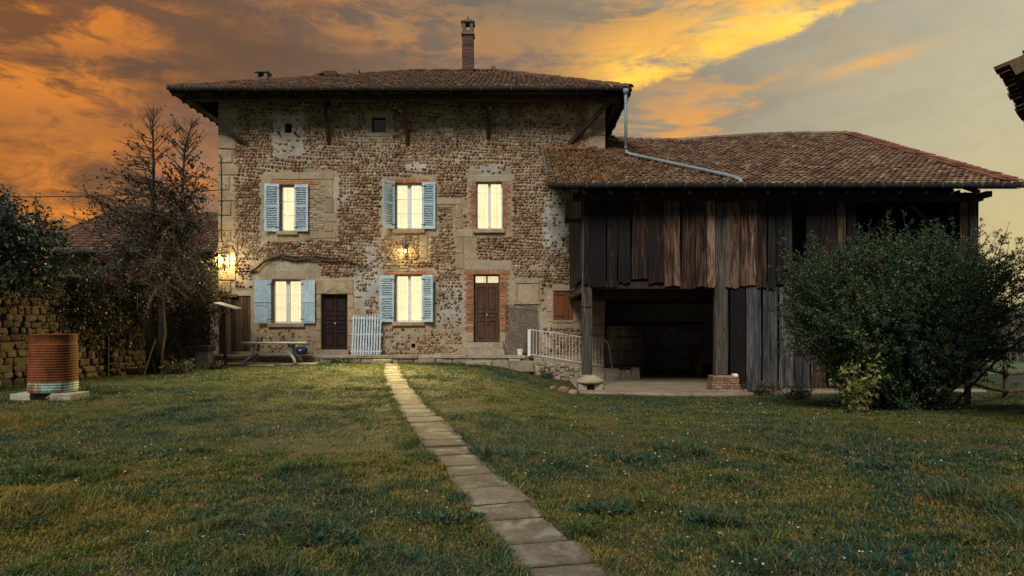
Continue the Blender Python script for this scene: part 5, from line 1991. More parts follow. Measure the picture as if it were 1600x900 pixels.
def neighbour():
    """corner of the eaves of a building standing to the right of the camera"""
    c = Vector((5.88, 8.0, 4.50))
    ev = Vector((.67, .742, 0)).normalized()
    rk = Vector((.742, -.67, .42))
    e = empty('neighbouring_building', (8.5, 8.5, 0), 'dark tiled eave corner of a building at the upper right edge', 'building')
    L = rk.length
    rv = rk.normalized()
    nn = ev.cross(rv) * -1
    if nn.z < 0: nn = -nn
    r = empty('roof', c, parent=e)
    MB().prism([c, c + ev * 5, c + ev * 5 + rv * 4, c + rv * 4], nn * -.07).build('roof_deck', A['under_roof'], r)
    def p(u, v, h): return c + ev * u + rv * v + nn * h
    tile_field('roof_tiles', 'roof_tile', r, lambda u, v: 0 <= u < 5 and v < 4, .09, 5, -.06, 4, p, du=.21, dv=.3, r=.095, jitter=.02)
    for k in range(9):
        a = c + ev * (.10 + k * .5)
        MB().bar(a + rv * .05 - nn * .13, a + rv * 2.2 - nn * .13, .09, .10, nn).build('rafter', A['beam_dark'], r)
    MB().bar(c + ev * -.02 + rv * .02 - nn * .04, c + ev * -.02 + rv * 3.8 - nn * .04, .03, .17, nn).build('verge_board', A['gate_wood'], r)
    MB().tube([c + ev * .25 + rv * .18 - nn * .2, c + ev * .6 + rv * .22 - nn * .36, c + ev * 1.2 + rv * .2 - nn * .5, c + ev * 2.4 + rv * .3 - nn * .7], .035, 6).build('bent_pole', A['bark'], r)
    w0 = c + ev * .8 + Vector((.742, -.67, 0)) * 1.0
    d2 = Vector((.742, -.67, 0))
    MB().prism([(w0.x, w0.y, -.4), (w0.x + ev.x * 4, w0.y + ev.y * 4, -.7), (w0.x + ev.x * 4, w0.y + ev.y * 4, 4.6), (w0.x, w0.y, 4.6)], d2 * 3).build('wall', A['lintel'], e)


neighbour()

# ------------------------------------------------------------------ things in the garden
def drum():
    cx, cy = -9.1, 13.0
    z = gz1(cx, cy)
    for (dx, lab) in ((-.38, 'pale concrete block under the left side of the rusty drum'), (.38, 'pale concrete block under the right side of the rusty drum')):
        o = MB().slab(cx + dx - .19, cx + dx + .19, cy - .36, cy + .22, z - .05, z + .13, .015, .01).build('concrete_block', A['concrete'])
        tag(o, lab, 'block', 'concrete blocks under the drum')
    e = empty('rusty_drum', (cx, cy, z + .13), 'tall rusty corrugated steel drum on two concrete blocks', 'drum')
    prof = []
    H = 1.13
    n = 30
    z0 = z + .132
    prof = [(.385, 0), (.40, .02)]
    t = .05
    while t < H * .80:
        prof += [(.40, t), (.414, t + .014), (.414, t + .022), (.40, t + .036)]
        t += .05
    prof += [(.40, t), (.398, H - .03), (.41, H - .02), (.41, H), (.387, H), (.382, H - .02), (.378, .25)]
    lo = [p for p in prof if p[1] <= .215 and prof.index(p) < len(prof) - 1]
    k = len(lo)
    MB().lathe((cx, cy, z0), prof[:k], 40, True, False, .012).build('drum_foot', A['drum_band'], e, smooth=True)
    MB().lathe((cx, cy, z0), prof[k - 1:], 40, False, False, .012).build('drum_body', A['rust'], e, smooth=True)
    for q in e.children:
        q.rotation_euler = (0, 0, 0)


drum()


def table():
    y = 23.25
    k = FPX / y
    x0, x1 = (378 - 812) / k, (478 - 812) / k
    zb = .115
    zt = zb + .74
    cx = (x0 + x1) / 2
    e = empty('garden_table', (cx, y, zb), 'white plastic oval garden table with splayed legs in front of the house', 'table')
    out = []
    for i in range(28):
        t = 2 * math.pi * i / 28
        c, s = math.cos(t), math.sin(t)
        out.append((cx + (x1 - x0) / 2 * math.copysign(abs(c) ** .7, c), y + .48 * math.copysign(abs(s) ** .7, s), zt - .03))
    MB().prism(out, (0, 0, .03)).build('table_top', A['white_plastic'], e)
    MB().prism([(cx + (p[0] - cx) * .93, y + (p[1] - y) * .9, zt - .075) for p in out], (0, 0, .044)).build('apron', A['white_plastic'], e)
    for sx in (-1, 1):
        for sy in (-1, 1):
            m = MB()
            xt, xf = cx + sx * .62, cx + sx * .88
            yt, yf = y + sy * .22, y + sy * .40
            P = [(xt, yt, zt - .07), (xt, yt, zt - .26), (xt + sx * .03, yt, zt - .42), (xf - sx * .08, (yt + yf) / 2, zb + .16), (xf, yf, zb)]
            m.tube(P, [.065, .055, .06, .05, .045], 6)
            m.build('leg', A['grey_plastic'], e, smooth=True)
        MB().box(cx + sx * .60 - .03, cx + sx * .60 + .03, y - .24, y + .24, zt - .40, zt - .32).build('leg_brace', A['white_plastic'], e)
    MB().box(cx - .62, cx + .62, y - .03, y + .03, zt - .42, zt - .36).build('stretcher', A['white_plastic'], e)
    # small pot of yellow flowers on the table
    fxp, fyp = cx + .62, y + .05
    p = empty('flower_pot', (fxp, fyp, zt), 'small bunch of yellow flowers lying on the white garden table', 'flowers')
    lv = MB()
    for i in range(26):
        a, r = random.uniform(0, 6.3), random.uniform(.02, .22)
        x, yy = fxp + r * math.cos(a), fyp + r * .5 * math.sin(a)
        h = random.uniform(.02, .09)
        lv.add([(x, yy, zt + .002), (x + .03, yy, zt + h * .7), (x + .02, yy + .02, zt + h)], [(0, 1, 2)])
    lv.build('leaves', A['leaf_bush'], p)
    bl = MB()
    for i in range(12):
        a, r = random.uniform(0, 6.3), random.uniform(.02, .2)
        bl.lathe((fxp + r * math.cos(a), fyp + r * .5 * math.sin(a), zt + random.uniform(.03, .08)), [(.006, 0), (.022, .01), (.008, .022)], 6)
    bl.build('blossoms', A['leaf_yellow'], p)


table()


def bag():
    x, y, z = fx(473) * .985, 24.5, TZ + .0
    e = empty('blue_bag', (x, y, z), 'dark blue sports bag on the terrace beside the left door', 'bag')
    m = MB()
    n = 12
    prof = [(-.20, .4), (-.19, .75), (-.10, .98), (0, 1.0), (.10, .96), (.18, .72), (.20, .38)]
    for (dx, sc) in prof:
        for k in range(n):
            t = 2 * math.pi * k / n
            c, s = math.cos(t), math.sin(t)
            m.v.append((x + dx, y + .13 * sc * math.copysign(abs(c) ** .7, c), z + .155 + .155 * (sc * math.copysign(abs(s) ** .7, s) if s > 0 else -abs(s) ** .5)))
    for i in range(len(prof) - 1):
        for k in range(n):
            k2 = (k + 1) % n
            m.f.append((i * n + k, i * n + k2, (i + 1) * n + k2, (i + 1) * n + k))
    m.f += [tuple(range(n)), tuple(range((len(prof) - 1) * n, len(prof) * n))]
    m.build('bag_body', A['bag_blue'], e, smooth=True)
    MB().tube([(x - .1, y, z + .30), (x - .07, y, z + .38), (x + .07, y, z + .38), (x + .1, y, z + .30)], .014, 6).build('handle', A['black'], e)
    MB().box(x - .06, x + .03, y - .136, y - .13, z + .15, z + .19).build('pocket_label', A['white_paint'], e)


bag()


def lattice_gate():
    # white picket panel leaning on the wall between the door and the window
    x0, x1 = fx(548) * .985, fx(595) * .985
    z0, z1 = TZ, fz(491)
    yb, yt = HY - .36, HY - .12
    e = empty('picket_panel', ((x0 + x1) / 2, yb, z0), 'pale blue picket panel leaning on the wall beside the left door', 'fence panel')
    n = 11
    def yy(z): return yb + (yt - yb) * (z - z0) / (z1 - z0)
    for k in range(n):
        x = x0 + (x1 - x0) * (k + .5) / n
        h = z1 + random.uniform(-.03, .02)
        MB().prism([(x - .028, yy(z0), z0), (x + .028, yy(z0), z0), (x + .028, yy(h - .04), h - .04), (x, yy(h), h), (x - .028, yy(h - .04), h - .04)], (0, -.02, 0)).build('picket', A['pale_paint'], e)
    for t in (.08, .5, .90):
        z = z0 + (z1 - z0) * t
        MB().bar((x0 - .03, yy(z) + .018, z), (x1 + .03, yy(z) + .018, z), .03, .06).build('rail', A['pale_paint'], e)


lattice_gate()


def bird_feeder():
    y = 23.0
    k = FPX / y
    x = (351 - 812) / k
    z0 = gz1(x, y)
    zt = EYE + (510 - 489) / k
    e = empty('bird_feeder', (x, y, z0), 'bird feeder on a wooden post with a pale slanted roof', 'bird feeder')
    MB().tube([(x + .03, y, z0 - .1), (x, y, (z0 + zt) / 2), (x - .01, y, zt)], [.055, .05, .045], 7).build('post', A['gate_wood'], e)
    MB().box(x - .24, x + .20, y - .18, y + .18, zt, zt + .03).build('tray', A['gate_wood'], e)
    for sx in (-.16, .14):
        for sy in (-.14, .14):
            MB().box(x + sx - .015, x + sx + .015, y + sy - .015, y + sy + .015, zt + .03, zt + .24).build('corner_post', A['gate_wood'], e)
    MB().prism([(x - .26, y - .26, zt + .33), (x + .48, y - .26, zt + .12), (x + .48, y + .3, zt + .16), (x - .26, y + .3, zt + .37)], (0, 0, .02)).build('feeder_roof', A['white_plastic'], e)


bird_feeder()


def wire_panel():
    x0, x1 = fx(790) * .985, fx(842) * .985
    z0, z1 = TZ, fz(476)
    yb, yt = HY - .42, HY - .13
    e = empty('wire_panel', ((x0 + x1) / 2, yb, z0), 'rusty diamond wire mesh panel leaning right of the brown door', 'mesh panel')
    m = MB()
    def P(u, v): return Vector((x0 + u * (x1 - x0) * (1 - .04 * v) + .02 * math.sin(v * 5), yb + (yt - yb) * v, z0 + (z1 - z0) * v * (1 - .05 * u)))
    Wd, H = x1 - x0, z1 - z0
    st = .085
    n = int((Wd + H) / st)
    for k in range(n):
        for sgn in (1, -1):
            c = k * st
            a = (max(0, c - H), min(c, H)); b = (min(c, Wd), max(0, c - Wd))
            pa, pb_ = (P(a[0] / Wd, a[1] / H), P(b[0] / Wd, b[1] / H)) if sgn > 0 else (P(1 - a[0] / Wd, a[1] / H), P(1 - b[0] / Wd, b[1] / H))
            if (pa - pb_).length > .03:
                m.tube([pa, (pa + pb_) / 2 + Vector((0, .01 * sgn, 0)), pb_], .0075, 3, False)
    o = m.build('wire_mesh', A['wire'], e)
    for a, b in (((0, 0), (0, 1)), ((1, 0), (1, 1)), ((0, 0), (1, 0)), ((0, 1), (1, 1))):
        MB().tube([P(*a), P(*b)], .012, 5).build('edge_wire', A['wire'], e)
    # white pot and a dark gnarled log beside it
    px = fx(811) * .98
    o = MB().lathe((px + .05, HY - .62, TZ), [(.10, 0), (.13, .20), (.14, .22), (.12, .22), (.11, .05)], 14, True, True).build('white_pot', A['white_paint'])
    tag(o, 'small white pot at the foot of the wire mesh panel', 'pot')
    lx = fx(823) * .975
    m = MB().tube([(lx - .05, HY - .8, TZ), (lx - .02, HY - .78, TZ + .14), (lx + .05, HY - .76, TZ + .28), (lx + .03, HY - .74, TZ + .42), (lx + .09, HY - .74, TZ + .55)], [.12, .10, .11, .09, .05], 8)
    o = m.build('gnarled_log', A['bark'], smooth=True)
    tag(o, 'dark gnarled piece of wood standing beside the white railing', 'log')


wire_panel()


def railing():
    y = 23.72
    k = FPX / y
    X = lambda p: (p - 812) / k
    Z = lambda p: EYE + (510 - p) / k
    e = empty('railing', (X(885), y, .1), 'white metal railing sloping down the ramp towards the barn', 'railing')
    t0, t1 = (828, 515), (941, 531)
    b0, b1 = (828, 553.5), (941, 571.5)
    MB().box(X(824.5), X(829), y - .05, y + .05, Z(556), Z(514.5)).build('end_post', A['white_paint'], e)
    MB().tube([(X(t0[0]), y, Z(t0[1])), (X(t1[0]), y, Z(t1[1]))], .018, 6).build('top_rail', A['rail_paint'], e)
    MB().tube([(X(b0[0]), y, Z(b0[1])), (X(b1[0]), y, Z(b1[1]))], .015, 6).build('bottom_rail', A['rail_paint'], e)
    n = 22
    for i in range(1, n + 1):
        t = i / n
        MB().tube([(X(t0[0] + t * 113), y, Z(t0[1] + t * 16)), (X(b0[0] + t * 113), y, Z(b0[1] + t * 18))], .010 if i < n else .016, 5).build('baluster', A['rail_paint'], e)
    MB().tube([(X(941), y, Z(531)), (X(946), y - .05, Z(532)), (X(950), y - .12, Z(537)), (X(955), y - .3, Z(576))], .015, 6).build('end_loop', A['rail_paint'], e)


railing()


def small_things():
    # stack of blocks by the wall with a dark slab on top
    y = 22.2
    k = FPX / y
    X = lambda p: (p - 812) / k
    z0 = gz1(X(317), y)
    for (i, lab) in ((0, 'lower pale block of the small stack beside the garden wall'), (1, 'upper pale block of the small stack beside the garden wall')):
        o = MB().slab(X(306), X(325), y, y + .4, z0 + i * .262 - (.05 if not i else 0), z0 + .26 + i * .262, .012, .008).build('pale_block', A['concrete'])
        tag(o, lab, 'block', 'pale blocks by the wall')
    o = MB().slab(X(302), X(327), y - .06, y + .46, z0 + .525, z0 + .70, .02, .012).build('dark_slab', A['cask'])
    tag(o, 'dark weathered slab lying on the stack of pale blocks', 'slab')
    # dark pole by the wall
    y = 18.5
    k = FPX / y
    x = (168 - 812) / k
    o = MB().tube([(x, y, gz1(x, y) - .1), (x + .01, y, EYE - .2), (x, y, EYE + .28)], .035, 6).build('iron_pole', A['iron'])
    tag(o, 'thin dark pole standing by the left garden wall', 'pole')
    # stick leaning on the tree
    o = MB().tube([(-10.72, 19.0, 0.0), (-10.62, 19.1, .5), (-10.5, 19.2, 1.0)], [.022, .02, .015], 6).build('pale_stick', A['cane'])
    tag(o, 'pale stick leaning against the trunk of the red-berried tree', 'stick')
    # terracotta roll edging
    e = empty('bed_edging', (-11.2, 19.4, 0), 'low terracotta edging of the flower bed along the wall', 'edging')
    y = 19.4
    k = FPX / y
    for i in range(15):
        x = (163 + i * 4.9 - 812) / k
        z = gz1(x, y)
        MB().lathe((x, y + .02 * math.sin(i), z - .05), [(.042, 0), (.042, .24 + random.uniform(-.015, .015)), (.02, .26)], 8).build('edging_roll', A['terracotta'], e)
    # loose stones and brick scraps at the corner of the ramp
    for (x, yy, s, lab) in ((1.25, 18.9, .20, 'reddish stone at the edge of the lawn left of the barn post base'), (1.5, 18.7, .16, 'small reddish stone touching the barn post base'), (.98, 19.2, .13, 'smallest reddish stone by the ramp')):
        m = MB()
        for i, (r, h) in enumerate(((.9, -.2), (1, .25), (.75, .6), (.3, .78))):
            for q in range(8):
                t = 2 * math.pi * q / 8
                jj = random.uniform(.85, 1.12)
                m.v.append((x + s * r * jj * math.cos(t), yy + s * r * jj * math.sin(t), gz1(x, yy) + s * h))
        for l in range(3):
            for q in range(8):
                m.f.append((l * 8 + q, l * 8 + (q + 1) % 8, l * 8 + 8 + (q + 1) % 8, l * 8 + 8 + q))
        m.f.append(tuple(range(24, 32)))
        o = m.build('loose_stone', A['pale_brick'], smooth=True)
        tag(o, lab, 'stone', 'loose stones by the ramp')
    # overhead wire on the left
    o = MB().tube([(-40, 34, 7.9), (-30, 33.5, 7.85), (-21, 33, 7.85), (-11.4, 32, 8.1)], .022, 4).build('overhead_wire', A['iron'])
    tag(o, 'thin dark overhead wire crossing the sky on the left', 'wire')


small_things()


def fence():
    e = empty('rail_fence', (12, 16, -.5), 'rough rustic rail fence behind the bush on the right', 'fence')
    def post(x, y, top, r):
        z = gz1(x, y)
        MB().tube([(x, y, z - .2), (x + .01, y, z + top * .5), (x, y, z + top)], [r, r * .95, r * .9], 7).build('post', A['bark'], e)
    posts = [(10.35, 15.4, 1.25, .075), (13.05, 17.9, .85, .07), (15.6, 19.2, .95, .07), (18.4, 20.8, .95, .07)]
    for p in posts: post(*p)
    for (h0, h1) in ((.92, .66), (.56, .20)):
        pts = []
        for i, (x, y, t, r) in enumerate([(9.5, 14.7, 0, 0)] + posts):
            pts.append((x, y - .06, gz1(x, y) + (h0 if i < 2 else (h1 if i == 2 else h1 - .02)) + random.uniform(-.02, .02)))
        for a, b in zip(pts[:-1], pts[1:]):
            mid = (Vector(a) + Vector(b)) / 2 + Vector((0, 0, random.uniform(-.03, .02)))
            MB().tube([a, mid, b], [.05, .045, .05], 7).build('rail', A['bark'], e, smooth=True)


fence()


def distance():
    # far hills
    for (d, amp, base, sd, nm) in ((2300, 95, 75, 3, 'hill'), (1200, 40, 22, 8, 'hill')):
        xs = np.linspace(-3000, 3000, 160)
        h = base + amp * (fbm(xs / 520, xs * 0, sd, 4) - .45)
        V = np.concatenate([np.stack([xs, np.full_like(xs, d), np.full_like(xs, -30)], 1), np.stack([xs, np.full_like(xs, d + 200), h], 1), np.stack([xs, np.full_like(xs, d + 700), np.full_like(xs, -30)], 1)])
        n = len(xs)
        F = np.array([(r * n + i, r * n + i + 1, (r + 1) * n + i + 1, (r + 1) * n + i) for r in range(2) for i in range(n - 1)])
        o = np_object(nm, V, F, A['hill'], smooth=True)
        o['kind'] = 'structure'
    # leafless wood across the valley, one mass
    V, F = [], []
    for k in range(900):
        d = random.uniform(95, 190)
        x = random.uniform(.45, 1.05) * d
        z0 = gz1(x, d) - .3
        h = random.uniform(5.5, 9.5)
        r = random.uniform(1.0, 1.9)
        for c in range(10):
            a = random.uniform(0, 6.3)
            w = random.uniform(.25, .6)
            b = len(V)
            cx, cy, cz = x + r * random.uniform(-1, 1), d + r * random.uniform(-1, 1), z0 + h * random.uniform(.25, .85)
            V += [(cx - w * math.cos(a), cy - w * math.sin(a), cz), (cx + w * math.cos(a), cy + w * math.sin(a), cz + random.uniform(-.4, .4)), (cx + random.uniform(-.5, .5), cy, cz + h * random.uniform(.15, .35))]
            F.append((b, b + 1, b + 2))
        b = len(V)
        V += [(x - .12, d, z0), (x + .12, d, z0), (x, d, z0 + h)]
        F.append((b, b + 1, b + 2))
    o = np_object('distant_wood', np.array(V), np.array(F), A['wood_mass'])
    tag(o, 'brown leafless wood, haze put into its colour, beyond the field on the right', 'wood', kind='stuff')


distance()

# ------------------------------------------------------------------ plants
def unit(v):
    return v / np.maximum(np.linalg.norm(v, axis=1, keepdims=True), 1e-9)


def leaves(name, P, D, size, mat, parent, wide=.5):
    """folded leaf per point: base, two sides, tip"""
    n = len(P)
    P, D = np.asarray(P, float), unit(np.asarray(D, float))
    size = np.asarray(size, float)[:, None]
    rnd = unit(RNG.normal(size=(n, 3)))
    s = unit(np.cross(D, rnd))
    nrm = np.cross(s, D)
    m = P + D * size * .48
    V = np.stack([P, m + s * size * wide * .5 + nrm * size * .08, P + D * size, m - s * size * wide * .5 + nrm * size * .08], 1).reshape(-1, 3)
    b = (np.arange(n) * 4)[:, None]
    F = np.concatenate([b + np.array([[0, 1, 2]]), b + np.array([[0, 2, 3]])])
    return np_object(name, V, F, A[mat], parent)


def arc(p, d, L, n, droop, wob):
    """points of a shoot that starts along d and bends down by droop"""
    pts = [Vector(p)]
    d = Vector(d).normalized()
    for i in range(n):
        d = (d + Vector((random.uniform(-wob, wob), random.uniform(-wob, wob), random.uniform(-wob, wob) - droop))).normalized()
        pts.append(pts[-1] + d * L / n)
    return pts


def rand_dir(up=0.0):
    v = Vector((random.gauss(0, 1), random.gauss(0, 1), random.gauss(0, 1) + up))
    return v.normalized()


def bloom(mb, p, r):
    for k in range(5):
        a = rand_dir(.2)
        b = a.orthogonal().normalized() * r * .55
        c = a.cross(b).normalized() * r * .55
        q = Vector(p) + a * r * .4
        mb.add([q - b, q - c, q + b, q + c], [(0, 1, 2, 3)])


def berry_tree():
    bx0, by0 = -10.70, 19.45
    z0 = gz1(bx0, by0)
    e = empty('berry_tree', (bx0, by0, z0), 'half-bare tree with two leaders and red blooms in front of the left wall', 'tree')
    tr = MB()
    k = FPX / by0
    def at(px, py, y=by0): return Vector(((px - 812) * y / FPX, y, EYE + (510 - py) * y / FPX))
    t1 = [at(237, 588), at(233, 520), at(234, 470), at(240, 420), at(239, 340), at(240, 260), at(239, 205), at(239, 168)]
    t2 = [at(243, 584, by0 + .1), at(254, 520, by0 + .15), at(251, 465, by0 + .2), at(262, 420, by0 + .3), at(276, 360, by0 + .35), at(285, 300, by0 + .35), at(288, 240, by0 + .35), at(296, 205, by0 + .4), at(301, 188, by0 + .4)]
    tr.tube(t1, [.15, .105, .09, .07, .055, .04, .02, .005], 8)
    tr.tube(t2, [.13, .11, .09, .065, .05, .04, .03, .016, .004], 8)
    tr.build('trunk', A['dark_bark'], e, smooth=True)
    br, LP, LD, LS = MB(), [], [], []
    bl = MB()
    def pt(t, f):
        f = f * (len(t) - 1)
        i = min(int(f), len(t) - 2)
        return t[i].lerp(t[i + 1], f - i)
    for (t, n, side) in ((t1, 90, 0), (t2, 76, 0)):
        for i in range(n):
            f = .40 + .58 * i / n
            p = pt(t, f)
            h = (f - .40) / .58
            ang = random.uniform(0, 6.28)
            d = Vector((math.cos(ang), math.sin(ang) * .7, .75 + .6 * h))
            if t is t1 and h < .75 and random.random() < .45: d = Vector((-1, random.uniform(-.5, .3), .30))
            L = (2.1 * (1 - h) + .35) * random.uniform(.6, 1.15)
            if t is t2: L *= .72
            if d.x > .3: L = min(L, 1.1)
            pts = arc(p, d, L, 6, .03, .12)
            r = .022 * (1 - h) + .008
            br.tube(pts, [r * (1 - j / 7.5) for j in range(7)], 4, False)
            for q in range(int(7 + 6 * (1 - h))):
                g = random.uniform(.2, 1)
                ii = min(int(g * 6), 5)
                a = pts[ii].lerp(pts[ii + 1], g * 6 - ii if g * 6 - ii <= 1 else 1)
                d2 = (rand_dir(.5) + (pts[-1] - pts[0]).normalized() * .8)
                L2 = L * random.uniform(.12, .32)
                sub = arc(a, d2, L2, 3, .0, .2)
                br.tube(sub, [r * .4, r * .33, r * .25, r * .12], 3, False)
                lf = max(0, 1.05 - h * 1.5)
                if random.random() < lf * .9:
                    for w in range(random.randint(6, 14)):
                        LP.append(tuple(sub[random.randint(1, 3)])); LD.append(tuple(rand_dir(.3))); LS.append(random.uniform(.05, .10))
                if random.random() < .03 * (1 - h): bloom(bl, sub[-1], random.uniform(.04, .07))
    # weeping tangle of pale canes in the lower crown
    cn = MB()
    for i in range(420):
        t = t1 if i % 2 else t2
        p = pt(t, random.uniform(.30, .66)) + Vector((random.uniform(-.4, .4), random.uniform(-.4, .3), random.uniform(-.2, .3)))
        ang = random.uniform(0, 6.28)
        d = Vector((math.cos(ang), math.sin(ang) * .6, random.uniform(.1, .8)))
        L = random.uniform(.8, 2.3)
        if d.x > .2: L *= .7
        pts = arc(p, d, L, 8, random.uniform(.12, .26), .13)
        cn.tube(pts, [.011, .010, .009, .008, .007, .006, .005, .004, .002], 3, False)
        for w in range(random.randint(12, 26)):
            LP.append(tuple(pts[random.randint(2, 8)] + rand_dir() * .08)); LD.append(tuple(rand_dir(-.1))); LS.append(random.uniform(.045, .09))
        if random.random() < .24: bloom(bl, pts[random.randint(3, 8)] + rand_dir() * .05, random.uniform(.045, .08))
    br.build('branches', A['bark'], e)
    cn.build('canes', A['cane'], e)
    leaves('crown', LP, LD, LS, 'leaf_dark', e, .55)
    bl.build('blooms', A['bloom_red'], e)['kind'] = 'stuff'


berry_tree()


def wall_rose():
    e = empty('climbing_rose', (WX + .1, 21, 2.5), 'dark climbing rose with red blooms spilling over the garden wall', 'climber')
    cn, bl = MB(), MB()
    LP, LD, LS = [], [], []
    for i in range(900):
        y = random.uniform(16.6, 24.7)
        dens = 1 if y > 18 else (y - 16.6) / 1.4
        if random.random() > dens: continue
        z = random.uniform(1.5, 3.0 + .6 * (y > 19)) if random.random() < .8 else random.uniform(.9, 2)
        p = Vector((WX + random.uniform(-.1, .25), y, z))
        d = Vector((random.uniform(.2, 1), random.uniform(-1, 1), random.uniform(-.4, .9)))
        pts = arc(p, d, random.uniform(.3, .95), 5, .16, .2)
        cn.tube(pts, [.008, .007, .006, .005, .004, .002], 3, False)
        for w in range(random.randint(14, 30)):
            LP.append(tuple(pts[random.randint(0, 5)] + rand_dir() * .13)); LD.append(tuple(rand_dir(-.2))); LS.append(random.uniform(.05, .11))
        if random.random() < .22: bloom(bl, pts[random.randint(2, 5)] + rand_dir() * .06 + Vector((.05, -.03, 0)), random.uniform(.04, .075))
    # shoots hanging on the house corner by the lamp
    for i in range(46):
        p = Vector((HX0 + random.uniform(-.15, .5), HY - random.uniform(.15, .4), random.uniform(2.6, 4.6)))
        pts = arc(p, Vector((random.uniform(-.6, .8), random.uniform(-.4, 0), random.uniform(-.6, .4))), random.uniform(.2, .6), 4, .12, .25)
        cn.tube(pts, [.006, .005, .004, .003, .002], 3, False)
        for w in range(random.randint(4, 9)):
            LP.append(tuple(pts[random.randint(1, 4)] + rand_dir() * .05)); LD.append(tuple(rand_dir(-.2))); LS.append(random.uniform(.04, .08))
        if random.random() < .45: bloom(bl, pts[-1], random.uniform(.035, .055))
    cn.build('canes', A['cane'], e)
    leaves('foliage', LP, LD, LS, 'leaf_dark', e, .6)
    bl.build('blooms', A['bloom_red'], e)['kind'] = 'stuff'


wall_rose()


def laurel():
    e = empty('laurel_bush', (-12.9, 15.3, 0), 'dense dark evergreen bush rising above the wall at the left edge', 'bush')
    MB().tube([(-12.9, 15.3, -.2), (-12.85, 15.3, 1.4), (-12.7, 15.3, 2.8), (-12.5, 15.2, 3.6)], [.12, .10, .08, .04], 7).build('trunk', A['bark'], e)
    LP, LD, LS = [], [], []
    tw = MB()
    c = np.array([-12.3, 15.2, 3.05])
    for i in range(1300):
        d = rand_dir(.1)
        rr = random.uniform(.4, 1.0)
        amp = 1 + .22 * math.sin(d.x * 5 + 1) * math.cos(d.z * 6) + random.uniform(-.1, .14)
        p = Vector(c) + Vector((d.x * 1.42, d.y * 1.4, d.z * 1.15)) * rr * amp
        if p.z < 1.7: continue
        pts = arc(p, d, random.uniform(.12, .3), 3, 0, .2)
        if i % 3 == 0: tw.tube(pts, [.007, .006, .005, .003], 3, False)
        for w in range(18):
            LP.append(tuple(pts[random.randint(0, 3)] + rand_dir() * .10)); LD.append(tuple(d * .7 + rand_dir(.2))); LS.append(random.uniform(.07, .13))
    for i in range(30):
        p = Vector(c) + Vector((random.uniform(-.9, 1.0), random.uniform(-.7, .7), random.uniform(.7, 1.0)))
        pts = arc(p, (random.uniform(-.4, .5), random.uniform(-.3, .3), 1), random.uniform(.3, .75), 4, 0, .15)
        tw.tube(pts, [.008, .007, .006, .004, .003], 3, False)
        for w in range(14):
            LP.append(tuple(pts[random.randint(1, 4)] + rand_dir() * .05)); LD.append(tuple(rand_dir(.4))); LS.append(random.uniform(.06, .11))
    tw.build('twigs', A['bark'], e)['kind'] = 'stuff'
    leaves('crown', LP, LD, LS, 'leaf_teal', e, .5)


laurel()


